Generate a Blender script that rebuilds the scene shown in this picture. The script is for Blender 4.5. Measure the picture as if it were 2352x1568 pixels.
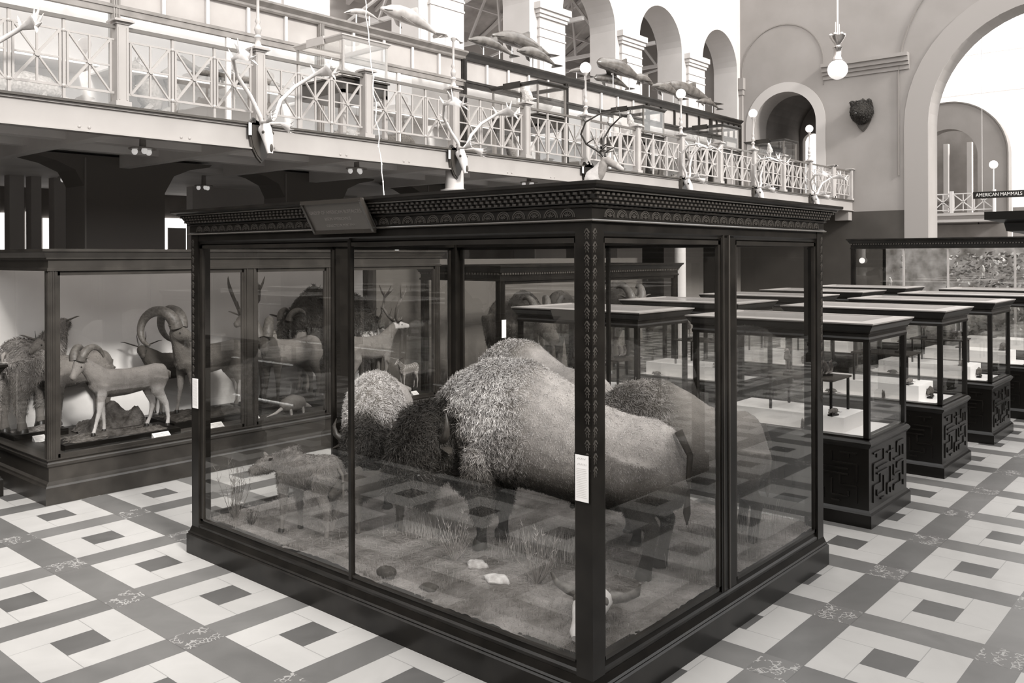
import bpy, math, random
import numpy as np
from math import sin, cos, pi, radians, sqrt, atan2
from mathutils import Vector, Matrix
C = bpy.context.scene.collection
SC = bpy.context.scene
for o in list(bpy.data.objects): bpy.data.objects.remove(o)
random.seed(7); RNG = np.random.default_rng(7)

# ------------------------------------------------------------------ camera, sky, light, exposure
YAW, HC = 0.70463, 2.75
cam_d = bpy.data.cameras.new('camera'); cam = bpy.data.objects.new('camera', cam_d); C.objects.link(cam)
cam_d.sensor_width = 36; cam_d.lens = 1993/2352*36
cam_d.shift_x = -(1223.4-1176)/2352; cam_d.shift_y = -(784-588.5)/2352
cam_d.clip_end = 300; cam_d.clip_start = .05
_fw = Vector((cos(YAW), sin(YAW), 0)); _rt = Vector((sin(YAW), -cos(YAW), 0)); _up = Vector((0, 0, 1))
_r = (_rt*cos(-.003)+_up*sin(-.003)); _u = (_up*cos(-.003)-_rt*sin(-.003))
cam.matrix_world = Matrix(((_r.x, _u.x, -_fw.x, 0), (_r.y, _u.y, -_fw.y, 0), (_r.z, _u.z, -_fw.z, HC), (0, 0, 0, 1)))
SC.camera = cam
SC.view_settings.view_transform = 'Standard'; SC.view_settings.look = 'None'
SC.view_settings.exposure = 0.0; SC.view_settings.gamma = 1; SC.view_settings.use_curve_mapping = False
SC.cycles.transparent_max_bounces = 48; SC.cycles.max_bounces = 8
SC.cycles.diffuse_bounces = 6; SC.cycles.glossy_bounces = 4; SC.cycles.sample_clamp_indirect = 6
W = bpy.data.worlds.new('world'); SC.world = W; W.use_nodes = True
bg = W.node_tree.nodes['Background']; bg.inputs[0].default_value = (1, .99, .98, 1); bg.inputs[1].default_value = 2.75
def area(name, loc, target, sx, sy, power, col=(1, .97, .94)):
    l = bpy.data.lights.new(name, 'AREA'); l.shape = 'RECTANGLE'; l.size = sx; l.size_y = sy; l.energy = power; l.color = col
    o = bpy.data.objects.new(name, l); C.objects.link(o); o.location = loc
    o.rotation_euler = (Vector(target)-Vector(loc)).to_track_quat('-Z', 'Y').to_euler()
    return o
sun_d = bpy.data.lights.new('sun', 'SUN'); sun_d.energy = 5.0; sun_d.angle = radians(9); sun_d.color = (1, .98, .95)
sun = bpy.data.objects.new('sun', sun_d); C.objects.link(sun)
sun.rotation_euler = Vector((0.16, .86, -.53)).to_track_quat('-Z', 'Y').to_euler()

# ------------------------------------------------------------------ materials
def tone(v):
    # sepia print: neutral highlights, warm shadows (linear values)
    g = float(np.interp(v, TX, TG)); b = float(np.interp(v, TX, TB))
    return (v, v*g, v*b, 1)
TX = [0, .02, .08, .25, .6, 1]; TG = [.84, .87, .90, .925, .96, .975]; TB = [.68, .74, .80, .87, .935, .95]
def nt(m):
    m.use_nodes = True; return m.node_tree.nodes, m.node_tree.links
MATS = {}
def mat(name, v, rough=.5, spec=.5, nz=None, bump=None, metal=0, emit=0, coat=0, stretch=None):
    if name in MATS: return MATS[name]
    m = bpy.data.materials.new(name); N, L = nt(m); b = N['Principled BSDF']
    b.inputs['Base Color'].default_value = tone(v); b.inputs['Roughness'].default_value = rough
    b.inputs['Specular IOR Level'].default_value = spec; b.inputs['Metallic'].default_value = metal
    if coat: b.inputs['Coat Weight'].default_value = coat; b.inputs['Coat Roughness'].default_value = .08
    if emit:
        b.inputs['Emission Color'].default_value = (1, .97, .94, 1); b.inputs['Emission Strength'].default_value = emit
    if nz or bump:
        tc = N.new('ShaderNodeTexCoord'); mp = N.new('ShaderNodeMapping'); L.new(tc.outputs['Object'], mp.inputs[0])
        if stretch: mp.inputs['Scale'].default_value = stretch
    if nz:
        t = N.new('ShaderNodeTexNoise'); t.inputs['Scale'].default_value = nz[0]; t.inputs['Detail'].default_value = 6
        L.new(mp.outputs[0], t.inputs[0])
        r = N.new('ShaderNodeValToRGB'); L.new(t.outputs[0], r.inputs[0])
        r.color_ramp.elements[0].position = .3; r.color_ramp.elements[1].position = .7
        r.color_ramp.elements[0].color = tone(v*(1-nz[1])); r.color_ramp.elements[1].color = tone(min(1, v*(1+nz[1])))
        L.new(r.outputs[0], b.inputs['Base Color'])
    if bump:
        t2 = N.new('ShaderNodeTexNoise'); t2.inputs['Scale'].default_value = bump[0]; t2.inputs['Detail'].default_value = 5
        L.new(mp.outputs[0], t2.inputs[0])
        bp = N.new('ShaderNodeBump'); bp.inputs['Strength'].default_value = bump[1]; bp.inputs['Distance'].default_value = bump[2] if len(bump) > 2 else .02
        L.new(t2.outputs[0], bp.inputs['Height']); L.new(bp.outputs[0], b.inputs['Normal'])
    MATS[name] = m; return m
def fmath(N, L, op, a, b=None, c=None):
    n = N.new('ShaderNodeMath'); n.operation = op
    for i, x in enumerate((a, b, c)):
        if x is None: continue
        if isinstance(x, (int, float)): n.inputs[i].default_value = x
        else: L.new(x, n.inputs[i])
    return n.outputs[0]
wood = mat('dark_walnut', .010, .30, .32, nz=(6, .45), stretch=(1, 1, 1))
woodL = mat('worn_walnut', .018, .30, .4, nz=(5, .4))
woodB = mat('ebonised_wood', .007, .30, .32)
woodT = mat('carved_walnut_highlight', .05, .3, .6)
def schlick(N, L, r0, k):
    g = N.new('ShaderNodeNewGeometry'); d = N.new('ShaderNodeVectorMath'); d.operation = 'DOT_PRODUCT'
    L.new(g.outputs['Normal'], d.inputs[0]); L.new(g.outputs['Incoming'], d.inputs[1])
    return fmath(N, L, 'MULTIPLY_ADD', fmath(N, L, 'POWER', fmath(N, L, 'SUBTRACT', 1, fmath(N, L, 'ABSOLUTE', d.outputs['Value'])), 5), k, r0)
def frosted(tl=.85, df=.34, mx=.6):
    m = bpy.data.materials.new('frosted_case_top'); N, L = nt(m); N.clear(); out = N.new('ShaderNodeOutputMaterial')
    a = N.new('ShaderNodeBsdfTranslucent'); a.inputs[0].default_value = tone(tl); d = N.new('ShaderNodeBsdfDiffuse'); d.inputs[0].default_value = tone(df); g = N.new('ShaderNodeBsdfGlossy'); g.inputs['Roughness'].default_value = .14
    x = N.new('ShaderNodeMixShader'); y = N.new('ShaderNodeMixShader'); x.inputs[0].default_value = mx; L.new(a.outputs[0], x.inputs[1]); L.new(d.outputs[0], x.inputs[2])
    L.new(schlick(N, L, .04, .5), y.inputs[0]); L.new(x.outputs[0], y.inputs[1]); L.new(g.outputs[0], y.inputs[2]); L.new(y.outputs[0], out.inputs[0]); return m
topw = frosted(); shade_roof = frosted(.55, .10, .3)
paint = mat('iron_paint_light', .30, .45, .4, nz=(2, .06))
paintD = mat('iron_paint_grey', .36, .4, .4, nz=(3, .1))
rail_m = mat('handrail_wood', .10, .35, .5)
white = mat('white_plaster', .46, .8, .2, nz=(1.2, .05))
wallm = mat('grey_plaster', .25, .85, .2, nz=(.8, .08))
bandm = mat('pale_plaster_band', .40, .85, .2)
linem = mat('painted_line', .20, .8, .2)
dado = mat('dark_dado_paint', .055, .6, .3, nz=(1.2, .15))
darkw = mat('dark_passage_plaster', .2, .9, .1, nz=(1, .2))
ceilm = mat('gallery_soffit_paint', .70, .8, .2, nz=(.7, .15))
linen = mat('white_linen_backing', .74, .9, .1, nz=(2, .05))
greyp = mat('grey_blind', .33, .8, .1, nz=(1.3, .12))
paper = mat('label_paper', .80, .8, .2)
ink = mat('label_ink', .12, .8, .2)
brass = mat('polished_brass', .5, .18, .6, metal=.9)
globe_m = mat('opal_globe', .9, .25, .5, emit=.55)
bulb_m = mat('bulb_glass', .8, .1, .6, emit=.4)
bone = mat('bleached_bone', .50, .6, .3, nz=(14, .15))
horn_d = mat('dark_horn', .05, .4, .5, nz=(30, .4), bump=(60, .5, .004))
horn_l = mat('ribbed_horn', .09, .5, .4, nz=(30, .4), bump=(50, .7, .006))
eye_m = mat('glass_eye', .012, .05, .9)
hoof_m = mat('hoof', .02, .4, .4)
steel = mat('painted_steel', .62, .5, .4)
skinw = mat('porpoise_cast_dark', .10, .25, .5, nz=(5, .4))
skinl = mat('porpoise_cast_pale', .30, .3, .5, nz=(4, .3))
def glass():
    m = bpy.data.materials.new('case_glass'); N, L = nt(m); N.clear()
    out = N.new('ShaderNodeOutputMaterial'); mx = N.new('ShaderNodeMixShader')
    tr = N.new('ShaderNodeBsdfTransparent'); tr.inputs[0].default_value = (.955, .955, .95, 1)
    gl = N.new('ShaderNodeBsdfGlossy'); gl.inputs['Roughness'].default_value = 0; gl.inputs[0].default_value = (.97, .97, .96, 1)
    g = N.new('ShaderNodeNewGeometry'); d = N.new('ShaderNodeVectorMath'); d.operation = 'DOT_PRODUCT'
    L.new(g.outputs['Normal'], d.inputs[0]); L.new(g.outputs['Incoming'], d.inputs[1])
    a = fmath(N, L, 'ABSOLUTE', d.outputs['Value']); o = fmath(N, L, 'SUBTRACT', 1, a)
    p = fmath(N, L, 'POWER', o, 5); f = fmath(N, L, 'MULTIPLY_ADD', p, .90, .10)
    L.new(f, mx.inputs[0]); L.new(tr.outputs[0], mx.inputs[1]); L.new(gl.outputs[0], mx.inputs[2]); L.new(mx.outputs[0], out.inputs[0])
    return m
glassm = glass()
def attr_mat(name, rough=.7, bump=None, spec=.2):
    m = bpy.data.materials.new(name); N, L = nt(m); b = N['Principled BSDF']
    a = N.new('ShaderNodeAttribute'); a.attribute_name = 'tone'; tn = N.new('ShaderNodeTexNoise'); tn.inputs['Scale'].default_value = 9; tn.inputs['Detail'].default_value = 6; tcc = N.new('ShaderNodeTexCoord'); L.new(tcc.outputs['Object'], tn.inputs[0])
    vm = N.new('ShaderNodeVectorMath'); vm.operation = 'SCALE'; L.new(a.outputs['Color'], vm.inputs[0]); L.new(fmath(N, L, 'MULTIPLY_ADD', tn.outputs[0], .7, .65), vm.inputs['Scale']); L.new(vm.outputs[0], b.inputs['Base Color'])
    b.inputs['Roughness'].default_value = rough; b.inputs['Specular IOR Level'].default_value = spec
    if bump:
        tc = N.new('ShaderNodeTexCoord'); t = N.new('ShaderNodeTexNoise'); t.inputs['Scale'].default_value = bump[0]
        L.new(tc.outputs['Object'], t.inputs[0]); bp = N.new('ShaderNodeBump'); bp.inputs['Strength'].default_value = bump[1]; bp.inputs['Distance'].default_value = .01
        L.new(t.outputs[0], bp.inputs['Height']); L.new(bp.outputs[0], b.inputs['Normal'])
    return m
hide = attr_mat('hide', .8, (70, .5)); furm = attr_mat('fur', .65, None, .35)

# floor: marble blocks with grey centres, grey bands, mosaic at the crossings
GX, GY, GP, GBX, GBY = 2.2126, 6.070, 1.1314, .8357, .8456
def floor_mat():
    m = bpy.data.materials.new('marble_mosaic_floor'); N, L = nt(m); b = N['Principled BSDF']
    tc = N.new('ShaderNodeTexCoord'); sp = N.new('ShaderNodeSeparateXYZ'); L.new(tc.outputs['Object'], sp.inputs[0])
    M = lambda op, a, b_=None, c=None: fmath(N, L, op, a, b_, c)
    ux = M('DIVIDE', M('SUBTRACT', sp.outputs[0], GX), GP); uy = M('DIVIDE', M('SUBTRACT', sp.outputs[1], GY), GP)
    ix = M('FLOOR', ux); iy = M('FLOOR', uy)
    fx = M('MULTIPLY', M('SUBTRACT', ux, ix), GP); fy = M('MULTIPLY', M('SUBTRACT', uy, iy), GP)
    inx = M('LESS_THAN', fx, GBX); iny = M('LESS_THAN', fy, GBY)
    block = M('MULTIPLY', inx, iny)
    cx = M('LESS_THAN', M('ABSOLUTE', M('SUBTRACT', fx, GBX/2)), GBX*.18); cy = M('LESS_THAN', M('ABSOLUTE', M('SUBTRACT', fy, GBY/2)), GBY*.18)
    cen = M('MULTIPLY', cx, cy)
    cross = M('MULTIPLY', M('SUBTRACT', 1, inx), M('SUBTRACT', 1, iny))
    # pinwheel joints
    def seam(p, at, q, lo, hi):
        return M('MULTIPLY', M('LESS_THAN', M('ABSOLUTE', M('SUBTRACT', p, at)), .0035), M('MULTIPLY', M('GREATER_THAN', q, lo), M('LESS_THAN', q, hi)))
    a0, a1 = GBX*.32, GBX*.68; b0, b1 = GBY*.32, GBY*.68
    s = M('ADD', M('ADD', seam(fx, a0, fy, 0, b0), seam(fx, a1, fy, b1, GBY)), M('ADD', seam(fy, b1, fx, 0, a0), seam(fy, b0, fx, a1, GBX)))
    e = M('ADD', M('LESS_THAN', M('ABSOLUTE', M('SUBTRACT', fx, GBX)), .003), M('LESS_THAN', M('ABSOLUTE', M('SUBTRACT', fy, GBY)), .003))
    seamv = M('MINIMUM', M('ADD', M('MULTIPLY', s, block), e), 1)
    wn = N.new('ShaderNodeTexWhiteNoise'); wn.noise_dimensions = '3D'; cb = N.new('ShaderNodeCombineXYZ')
    L.new(ix, cb.inputs[0]); L.new(iy, cb.inputs[1]); L.new(M('ADD', M('ADD', block, M('MULTIPLY', cen, 3)), M('MULTIPLY', inx, 7)), cb.inputs[2]); L.new(cb.outputs[0], wn.inputs[0])
    n1 = N.new('ShaderNodeTexNoise'); n1.inputs['Scale'].default_value = 2.2; n1.inputs['Detail'].default_value = 8; n1.inputs['Distortion'].default_value = .8; L.new(tc.outputs['Object'], n1.inputs[0])
    n2 = N.new('ShaderNodeTexVoronoi'); n2.feature = 'DISTANCE_TO_EDGE'; n2.inputs['Scale'].default_value = 26; L.new(tc.outputs['Object'], n2.inputs[0])
    n3 = N.new('ShaderNodeTexNoise'); n3.inputs['Scale'].default_value = 9; L.new(tc.outputs['Object'], n3.inputs[0])
    wht = M('ADD', .33, M('ADD', M('MULTIPLY', n1.outputs[0], .14), M('MULTIPLY', wn.outputs[0], .05)))
    gry = M('ADD', .075, M('ADD', M('MULTIPLY', n1.outputs[0], .09), M('MULTIPLY', wn.outputs[0], .05)))
    cn = M('ADD', .055, M('MULTIPLY', n1.outputs[0], .09))
    mos = M('ADD', .14, M('MULTIPLY', M('GREATER_THAN', n3.outputs[0], .5), M('MULTIPLY', M('LESS_THAN', n2.outputs[0], .07), .22)))
    v = M('ADD', M('MULTIPLY', block, wht), M('MULTIPLY', M('SUBTRACT', 1, block), gry))
    v = M('ADD', M('MULTIPLY', cen, cn), M('MULTIPLY', M('SUBTRACT', 1, cen), v))
    v = M('ADD', M('MULTIPLY', cross, mos), M('MULTIPLY', M('SUBTRACT', 1, cross), v))
    v = M('MULTIPLY', v, M('SUBTRACT', 1, M('MULTIPLY', seamv, .35)))
    co = N.new('ShaderNodeCombineColor'); L.new(v, co.inputs[0]); L.new(M('MULTIPLY', v, .965), co.inputs[1]); L.new(M('MULTIPLY', v, .925), co.inputs[2])
    L.new(co.outputs[0], b.inputs['Base Color']); b.inputs['Roughness'].default_value = .30; b.inputs['Specular IOR Level'].default_value = .35
    return m
floorm = floor_mat()

# ------------------------------------------------------------------ mesh helpers
class MB:
    def __init__(s): s.v = []; s.f = []
    def add(s, vs, fs):
        n = len(s.v); s.v += [tuple(p) for p in vs]; s.f += [tuple(i+n for i in f) for f in fs]; return s
    def box(s, x0, x1, y0, y1, z0, z1):
        return s.add([(x, y, z) for z in (z0, z1) for y in (y0, y1) for x in (x0, x1)],
                     [(0, 2, 3, 1), (4, 5, 7, 6), (0, 1, 5, 4), (2, 6, 7, 3), (0, 4, 6, 2), (1, 3, 7, 5)])
    def bar(s, a, b, w, h=None, up=(0, 0, 1)):
        a = Vector(a); b = Vector(b); d = (b-a).normalized(); u = Vector(up)
        if abs(d.dot(u)) > .99: u = Vector((0, 1, 0))
        r = d.cross(u).normalized()*w/2; u = r.cross(d).normalized()*(h or w)/2
        vs = [p+i*r+j*u for p in (a, b) for i, j in ((-1, -1), (1, -1), (1, 1), (-1, 1))]
        return s.add(vs, [(0, 3, 2, 1), (4, 5, 6, 7), (0, 1, 5, 4), (1, 2, 6, 5), (2, 3, 7, 6), (3, 0, 4, 7)])
    def tube(s, pts, rs, n=8, flat=None):
        # rs: radii (or (side, up) pairs)
        pts = [Vector(p) for p in pts]; N = len(pts); vs = []; ref = None
        for i, p in enumerate(pts):
            d = (pts[min(i+1, N-1)]-pts[max(i-1, 0)]).normalized()
            if ref is None:
                ref = Vector((0, 0, 1)) if abs(d.z) < .9 else Vector((1, 0, 0))
            sd = d.cross(ref)
            if sd.length < 1e-4: sd = d.cross(Vector((1, 0, 0)))
            sd.normalize(); u = sd.cross(d).normalized(); ref = u
            r = rs[i] if isinstance(rs, (list, tuple)) else rs
            ra, rb = r if isinstance(r, (list, tuple)) else (r, r)
            for k in range(n):
                t = 2*pi*k/n; vs.append(p+sd*cos(t)*ra+u*sin(t)*rb)
        fs = [(i*n+k, i*n+(k+1) % n, (i+1)*n+(k+1) % n, (i+1)*n+k) for i in range(N-1) for k in range(n)]
        fs += [tuple(range(n))[::-1], tuple((N-1)*n+k for k in range(n))]
        return s.add(vs, fs)
    def lathe(s, prof, c=(0, 0, 0), n=16):
        vs = [(c[0]+r*cos(2*pi*k/n), c[1]+r*sin(2*pi*k/n), c[2]+z) for r, z in prof for k in range(n)]
        m = len(prof)
        fs = [(i*n+k, i*n+(k+1) % n, (i+1)*n+(k+1) % n, (i+1)*n+k) for i in range(m-1) for k in range(n)]
        fs += [tuple(range(n))[::-1], tuple((m-1)*n+k for k in range(n))]
        return s.add(vs, fs)
    def ell(s, c, r, n=12, m=8):
        prof = [(max(1e-4, sin(pi*i/m)), -cos(pi*i/m)) for i in range(m+1)]
        vs = [(c[0]+r[0]*a*cos(2*pi*k/n), c[1]+r[1]*a*sin(2*pi*k/n), c[2]+r[2]*z) for a, z in prof for k in range(n)]
        fs = [(i*n+k, i*n+(k+1) % n, (i+1)*n+(k+1) % n, (i+1)*n+k) for i in range(m) for k in range(n)]
        return s.add(vs, fs)
    def prism(s, poly, axis, lo, hi):
        # poly: 2-D points in the plane of the two other axes
        def P(a, b, t): return (t, a, b) if axis == 0 else (a, t, b) if axis == 1 else (a, b, t)
        n = len(poly); vs = [P(a, b, t) for t in (lo, hi) for a, b in poly]
        return s.add(vs, [tuple(range(n))[::-1], tuple(range(n, 2*n))]+[(k, (k+1) % n, n+(k+1) % n, n+k) for k in range(n)])
    def ring(s, rc, prof):
        # moulding with mitred corners round rectangle rc; prof = closed polygon of (outward, z)
        x0, x1, y0, y1 = rc; m = len(prof); vs = []
        for cx, cy, sx, sy in ((x0, y0, -1, -1), (x1, y0, 1, -1), (x1, y1, 1, 1), (x0, y1, -1, 1)):
            vs += [(cx+sx*o, cy+sy*o, z) for o, z in prof]
        fs = []
        for c in range(4):
            d = (c+1) % 4
            for k in range(m): fs.append((c*m+k, c*m+(k+1) % m, d*m+(k+1) % m, d*m+k))
        return s.add(vs, fs)
    def build(s, name, m, parent=None, smooth=False, world=False, loc=None):
        vs = s.v
        if world and parent is not None:
            pl = parent.location; vs = [(a-pl[0], b-pl[1], c-pl[2]) for a, b, c in vs]
            if parent.parent is not None:
                pp = parent.parent.location; vs = [(a-pp[0], b-pp[1], c-pp[2]) for a, b, c in vs]
        me = bpy.data.meshes.new(name); me.from_pydata(vs, [], s.f); me.update()
        fix(me)
        if smooth: smooth_by_angle(me)
        if m: me.materials.append(m)
        o = bpy.data.objects.new(name, me); C.objects.link(o)
        if parent is not None: o.parent = parent
        if loc: o.location = loc
        return o
import bmesh
def fix(me):
    b = bmesh.new(); b.from_mesh(me); bmesh.ops.recalc_face_normals(b, faces=b.faces); b.to_mesh(me); b.free()
def smooth_by_angle(me, ang=50):
    b = bmesh.new(); b.from_mesh(me); a = radians(ang)
    for f in b.faces: f.smooth = True
    for e in b.edges:
        if len(e.link_faces) == 2: e.smooth = e.calc_face_angle(0) < a
    b.to_mesh(me); b.free()
def thing(name, label, cat, loc=(0, 0, 0), rz=0, group=None):
    o = bpy.data.objects.new(name, None); C.objects.link(o); o.location = loc; o.rotation_euler = (0, 0, rz)
    o.empty_display_size = .1; o['label'] = label; o['category'] = cat
    if group: o['group'] = group
    return o
def tag(o, label, cat, group=None):
    o['label'] = label; o['category'] = cat
    if group: o['group'] = group
    return o
def struct(name, mb, m, smooth=False):
    o = mb.build(name, m, smooth=smooth); o['kind'] = 'structure'; return o
def part(p, name, mb, m, smooth=False, label=None, world=True):
    o = mb.build(name, m, p, smooth, world)
    if label: o['label'] = label
    return o
def copytree(o, loc=None, rz=None, label=None, group=None, scale=None):
    c = o.copy(); C.objects.link(c)
    if loc is not None: c.location = loc
    if rz is not None: c.rotation_euler = (0, 0, rz)
    if scale: c.scale = (scale,)*3
    if label: c['label'] = label
    if group: c['group'] = group
    for ch in list(o.children):
        d = ch.copy(); C.objects.link(d); d.parent = c
        for g in list(ch.children):
            e = g.copy(); C.objects.link(e); e.parent = d
    return c
def text(name, body, size, m, parent, mtx, ext=.002, sx=1, align='CENTER'):
    cu = bpy.data.curves.new(name, 'FONT'); cu.body = body; cu.size = size; cu.extrude = ext; cu.align_x = align; cu.align_y = 'CENTER'
    o = bpy.data.objects.new(name, cu); C.objects.link(o)
    bpy.context.view_layer.update(); dg = bpy.context.evaluated_depsgraph_get()
    me = bpy.data.meshes.new_from_object(o.evaluated_get(dg)); bpy.data.objects.remove(o); me.name = name
    me.transform(mtx @ Matrix.Diagonal((sx, 1, 1, 1)))
    me.materials.clear(); me.materials.append(m)
    o = bpy.data.objects.new(name, me); C.objects.link(o)
    if parent is not None:
        o.parent = parent; me.transform(Matrix.Translation(-Vector(parent.location)))
        if parent.parent is not None: me.transform(Matrix.Translation(-Vector(parent.parent.location)))
    return o
def frame_mtx(loc, right, up):
    r = Vector(right).normalized(); u = Vector(up).normalized(); n = r.cross(u)
    return Matrix(((r.x, u.x, n.x, loc[0]), (r.y, u.y, n.y, loc[1]), (r.z, u.z, n.z, loc[2]), (0, 0, 0, 1)))
def pane(p, name, pts, world=True):
    return MB().add(pts, [(0, 1, 2, 3)]).build(name, glassm, p, False, world)

# ------------------------------------------------------------------ setting
fl = MB().box(-12, 60, -8, 27, -.1, 0); struct('floor', fl, floorm)
def archwall(axis, t0, t1, u0, u1, z0, z1, ops, n=18):
    """ops: (centre, radius, zbase, zspring) sorted by centre. Returns MB"""
    mb = MB()
    def bx(a, b, c, d):
        if b-a < 1e-4 or d-c < 1e-4: return
        if axis == 1: mb.box(a, b, t0, t1, c, d)
        else: mb.box(t0, t1, a, b, c, d)
    cur = u0
    for (c, r, zb, zs) in ops:
        bx(cur, c-r, z0, z1); bx(c-r, c+r, z0, zb)
        for k in range(n):
            a0, a1 = pi-pi*k/n, pi-pi*(k+1)/n
            p0 = (c+r*cos(a0), zs+r*sin(a0)); p1 = (c+r*cos(a1), zs+r*sin(a1))
            mb.prism([p0, p1, (p1[0], z1), (p0[0], z1)], axis, t0, t1)
        cur = c+r
    bx(cur, u1, z0, z1)
    return mb
def arcband(axis, t0, t1, c, zs, r0, r1, zb, n=24, legs=True):
    mb = MB()
    for k in range(n):
        a0, a1 = pi*k/n, pi*(k+1)/n
        mb.prism([(c+r0*cos(a0), zs+r0*sin(a0)), (c+r1*cos(a0), zs+r1*sin(a0)), (c+r1*cos(a1), zs+r1*sin(a1)), (c+r0*cos(a1), zs+r0*sin(a1))], axis, t0, t1)
    if legs:
        for s in (-1, 1):
            a, b = sorted((c+s*r0, c+s*r1))
            if axis == 0: mb.box(t0, t1, a, b, zb, zs)
            else: mb.box(a, b, t0, t1, zb, zs)
    return mb
XW, YG, YA, ZD = 31.1, 11.4, 15.77, 4.72
BC = 5.25
# back wall with the doorway on the gallery and the great arch
ops = [(BC, 3.57, 0, 7.2), (13.95, 1.22, ZD, 7.7)]
struct('wall_back', archwall(0, XW, XW+1.0, -6, YA+9, 0, 15, ops, 30), wallm)
mb = MB().box(XW-.012, XW+.001, BC+3.8, YA+9, 0, 4.31); mb.box(XW-.012, XW+.001, -6, BC-3.8, 0, 4.31); struct('wall_back_dado', mb, dado)
struct('trim_1', arcband(0, XW-.02, XW+.01, 13.95, 7.7, 1.22, 1.58, ZD), bandm)
struct('trim_2', arcband(0, XW-.025, XW+.01, 14.07, 9.85, 1.60, 1.64, 9.0), linem)
struct('trim_3', arcband(0, XW-.05, XW+.01, BC, 7.2, 3.57, 4.35, 0), mat('arch_surround_plaster', .28, .85, .2))
struct('trim_4', arcband(0, XW-.06, XW+.01, BC+.1, 8.9, 4.42, 4.45, 5.5), linem)
mb = MB()
for y0, y1 in ((9.45, 12.45),):
    for (o, z0, z1) in ((.05, 9.15, 9.3), (.12, 9.3, 9.42), (.2, 9.42, 9.58), (.28, 9.58, 9.7)): mb.box(XW-o, XW+.05, y0-.02, y1, z0, z1)
struct('trim_5', mb, wallm)
# wall corner shaft and impost by the arcade
mb = MB().box(XW-.12, XW, YA-.14, YA, ZD, 9.2); mb.box(XW-.2, XW, YA-.22, YA, 9.2, 9.65); mb.box(XW-.16, XW, YA-.18, YA, 9.0, 9.2); struct('trim_6', mb, wallm)
# arcade wall
cs = [29.5, 25.35, 21.28, 17.1, 12.95, 8.8, 4.65, .5, -3.65]
ops = [(c, 1.34, ZD, 9.9) for c in sorted(cs)]
struct('wall_arcade', archwall(1, YA, YA+1.0, -12, XW+.5, ZD, 15, ops, 20), white)
mb = MB()
for c in cs:
    a, b = c-2.50, c-1.24
    for (o, z0, z1) in ((.02, 8.95, 9.0), (.02, 9.2, 9.25), (.05, 9.5, 9.6), (.09, 9.6, 9.72), (.14, 9.72, 9.9)):
        mb.box(a-o, min(b+o-.1, XW), YA-.09-o, YA+.3, z0, z1)
    mb.box(a, min(b-.1, XW), YA-.09, YA+.02, ZD, 9.5)
struct('trim_7', mb, white)
# lower arcade below the gallery (dark)
mb = MB()
for k in range(-3, 7):
    x = 6.5+4.05*k
    mb.box(x, x+1.42, YA, YA+.75, 0, 4.55)
    for s in (-1, 1):
        xb = x if s < 0 else x+1.42
        mb.prism([(xb, 4.55), (xb, 3.95), (xb+s*.18, 4.28), (xb+s*.5, 4.42), (xb+s*.9, 4.5), (xb+s*.95, 4.55)], 1, YA, YA+.75)
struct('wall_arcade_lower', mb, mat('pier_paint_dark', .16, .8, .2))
mb = MB()
for k in range(-3, 7):
    x = 6.5+4.05*k; mb.box(x-.03, x+.0, YA-.02, YA+.78, 0, 4.5)
struct('trim_8', mb, mat('pier_side_pale', .25, .8, .2))  # lighter sheet on one side face of each pier
# gallery
mb = MB().box(-12, XW, YG+.05, YA+1, 4.6, ZD); g = struct('gallery_deck', mb, ceilm)
mb = MB()
for k in range(-7, 14): 
    x = 3.13+2.02*k; mb.box(x-.09, x+.09, YG+.1, YA, 4.36, 4.6)
mb.box(-12, XW, 12.9, 13.15, 4.42, 4.6); mb.box(-12, XW, 14.3, 14.5, 4.45, 4.6)
struct('gallery_soffit_beams', mb, ceilm)
mb = MB().box(-12, XW, YG, YG+.06, 4.345, ZD-.03); mb.box(-12, XW, YG-.05, YG+.12, 4.335, 4.36); mb.box(-12, XW, YG-.03, YG+.1, 4.66, 4.69)
for k in range(-4, 24):
    for s in (-.06, .06): mb.ell((2.0+1.34*k+s, YG-.003, 4.40), (.022, .012, .022), 6, 4)
struct('gallery_fascia', mb, paint)
struct('gallery_edge_strip', MB().box(-12, XW, YG-.07, YG+.14, ZD-.03, ZD+.0), mat('edge_strip_paint', .06, .5, .3))
# rooms beyond the arcade: outer wall, sloping roof with glazing and trusses
struct('wall_far_side', archwall(1, 23.6, 24.0, -12, 60, 0, 12.5, [(c, .9, 6.2, 9.0) for c in sorted([29.5-2.07*2*k for k in range(11)])], 14), white)
mb = MB().prism([(YA+1, 14.8), (24, 11.2), (24, 11.35), (YA+1, 14.95)], 0, 17.2, XW)
struct('ceiling_side_range', mb, mat('roof_boards', .42, .8, .1, nz=(2, .2)))
struct('floor_side_range', MB().box(-12, XW, YA+1, 24, 4.5, ZD), ceilm)
def truss(x, i):
    t = thing('roof_truss', '', 'roof truss', (x, 20, 9))
    m = MB()
    for a, b, w in (((x, 16.8, 10.4), (x, 24, 10.4), .12), ((x, 16.8, 14.6), (x, 24, 11.1), .14), ((x, 18.8, 10.4), (x, 16.8, 14.6), .07),
                    ((x, 18.8, 10.4), (x, 20.6, 12.7), .09), ((x, 22, 10.4), (x, 20.6, 12.7), .07), ((x, 22, 10.4), (x, 24, 11.1), .09), ((x, 20.6, 12.7), (x, 20.4, 10.4), .07)):
        m.bar(a, b, w)
    part(t, 'chords', m, steel)
    m = MB()
    for a, b in (((x, 18.8, 10.4), (x+2.0, 19.8, 13.2)), ((x, 21.5, 10.4), (x+2.0, 20.3, 13)), ((x, 17.4, 10.4), (x+2.0, 22.8, 10.4))): m.bar(a, b, .07)
    part(t, 'braces', m, steel); return t
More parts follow.
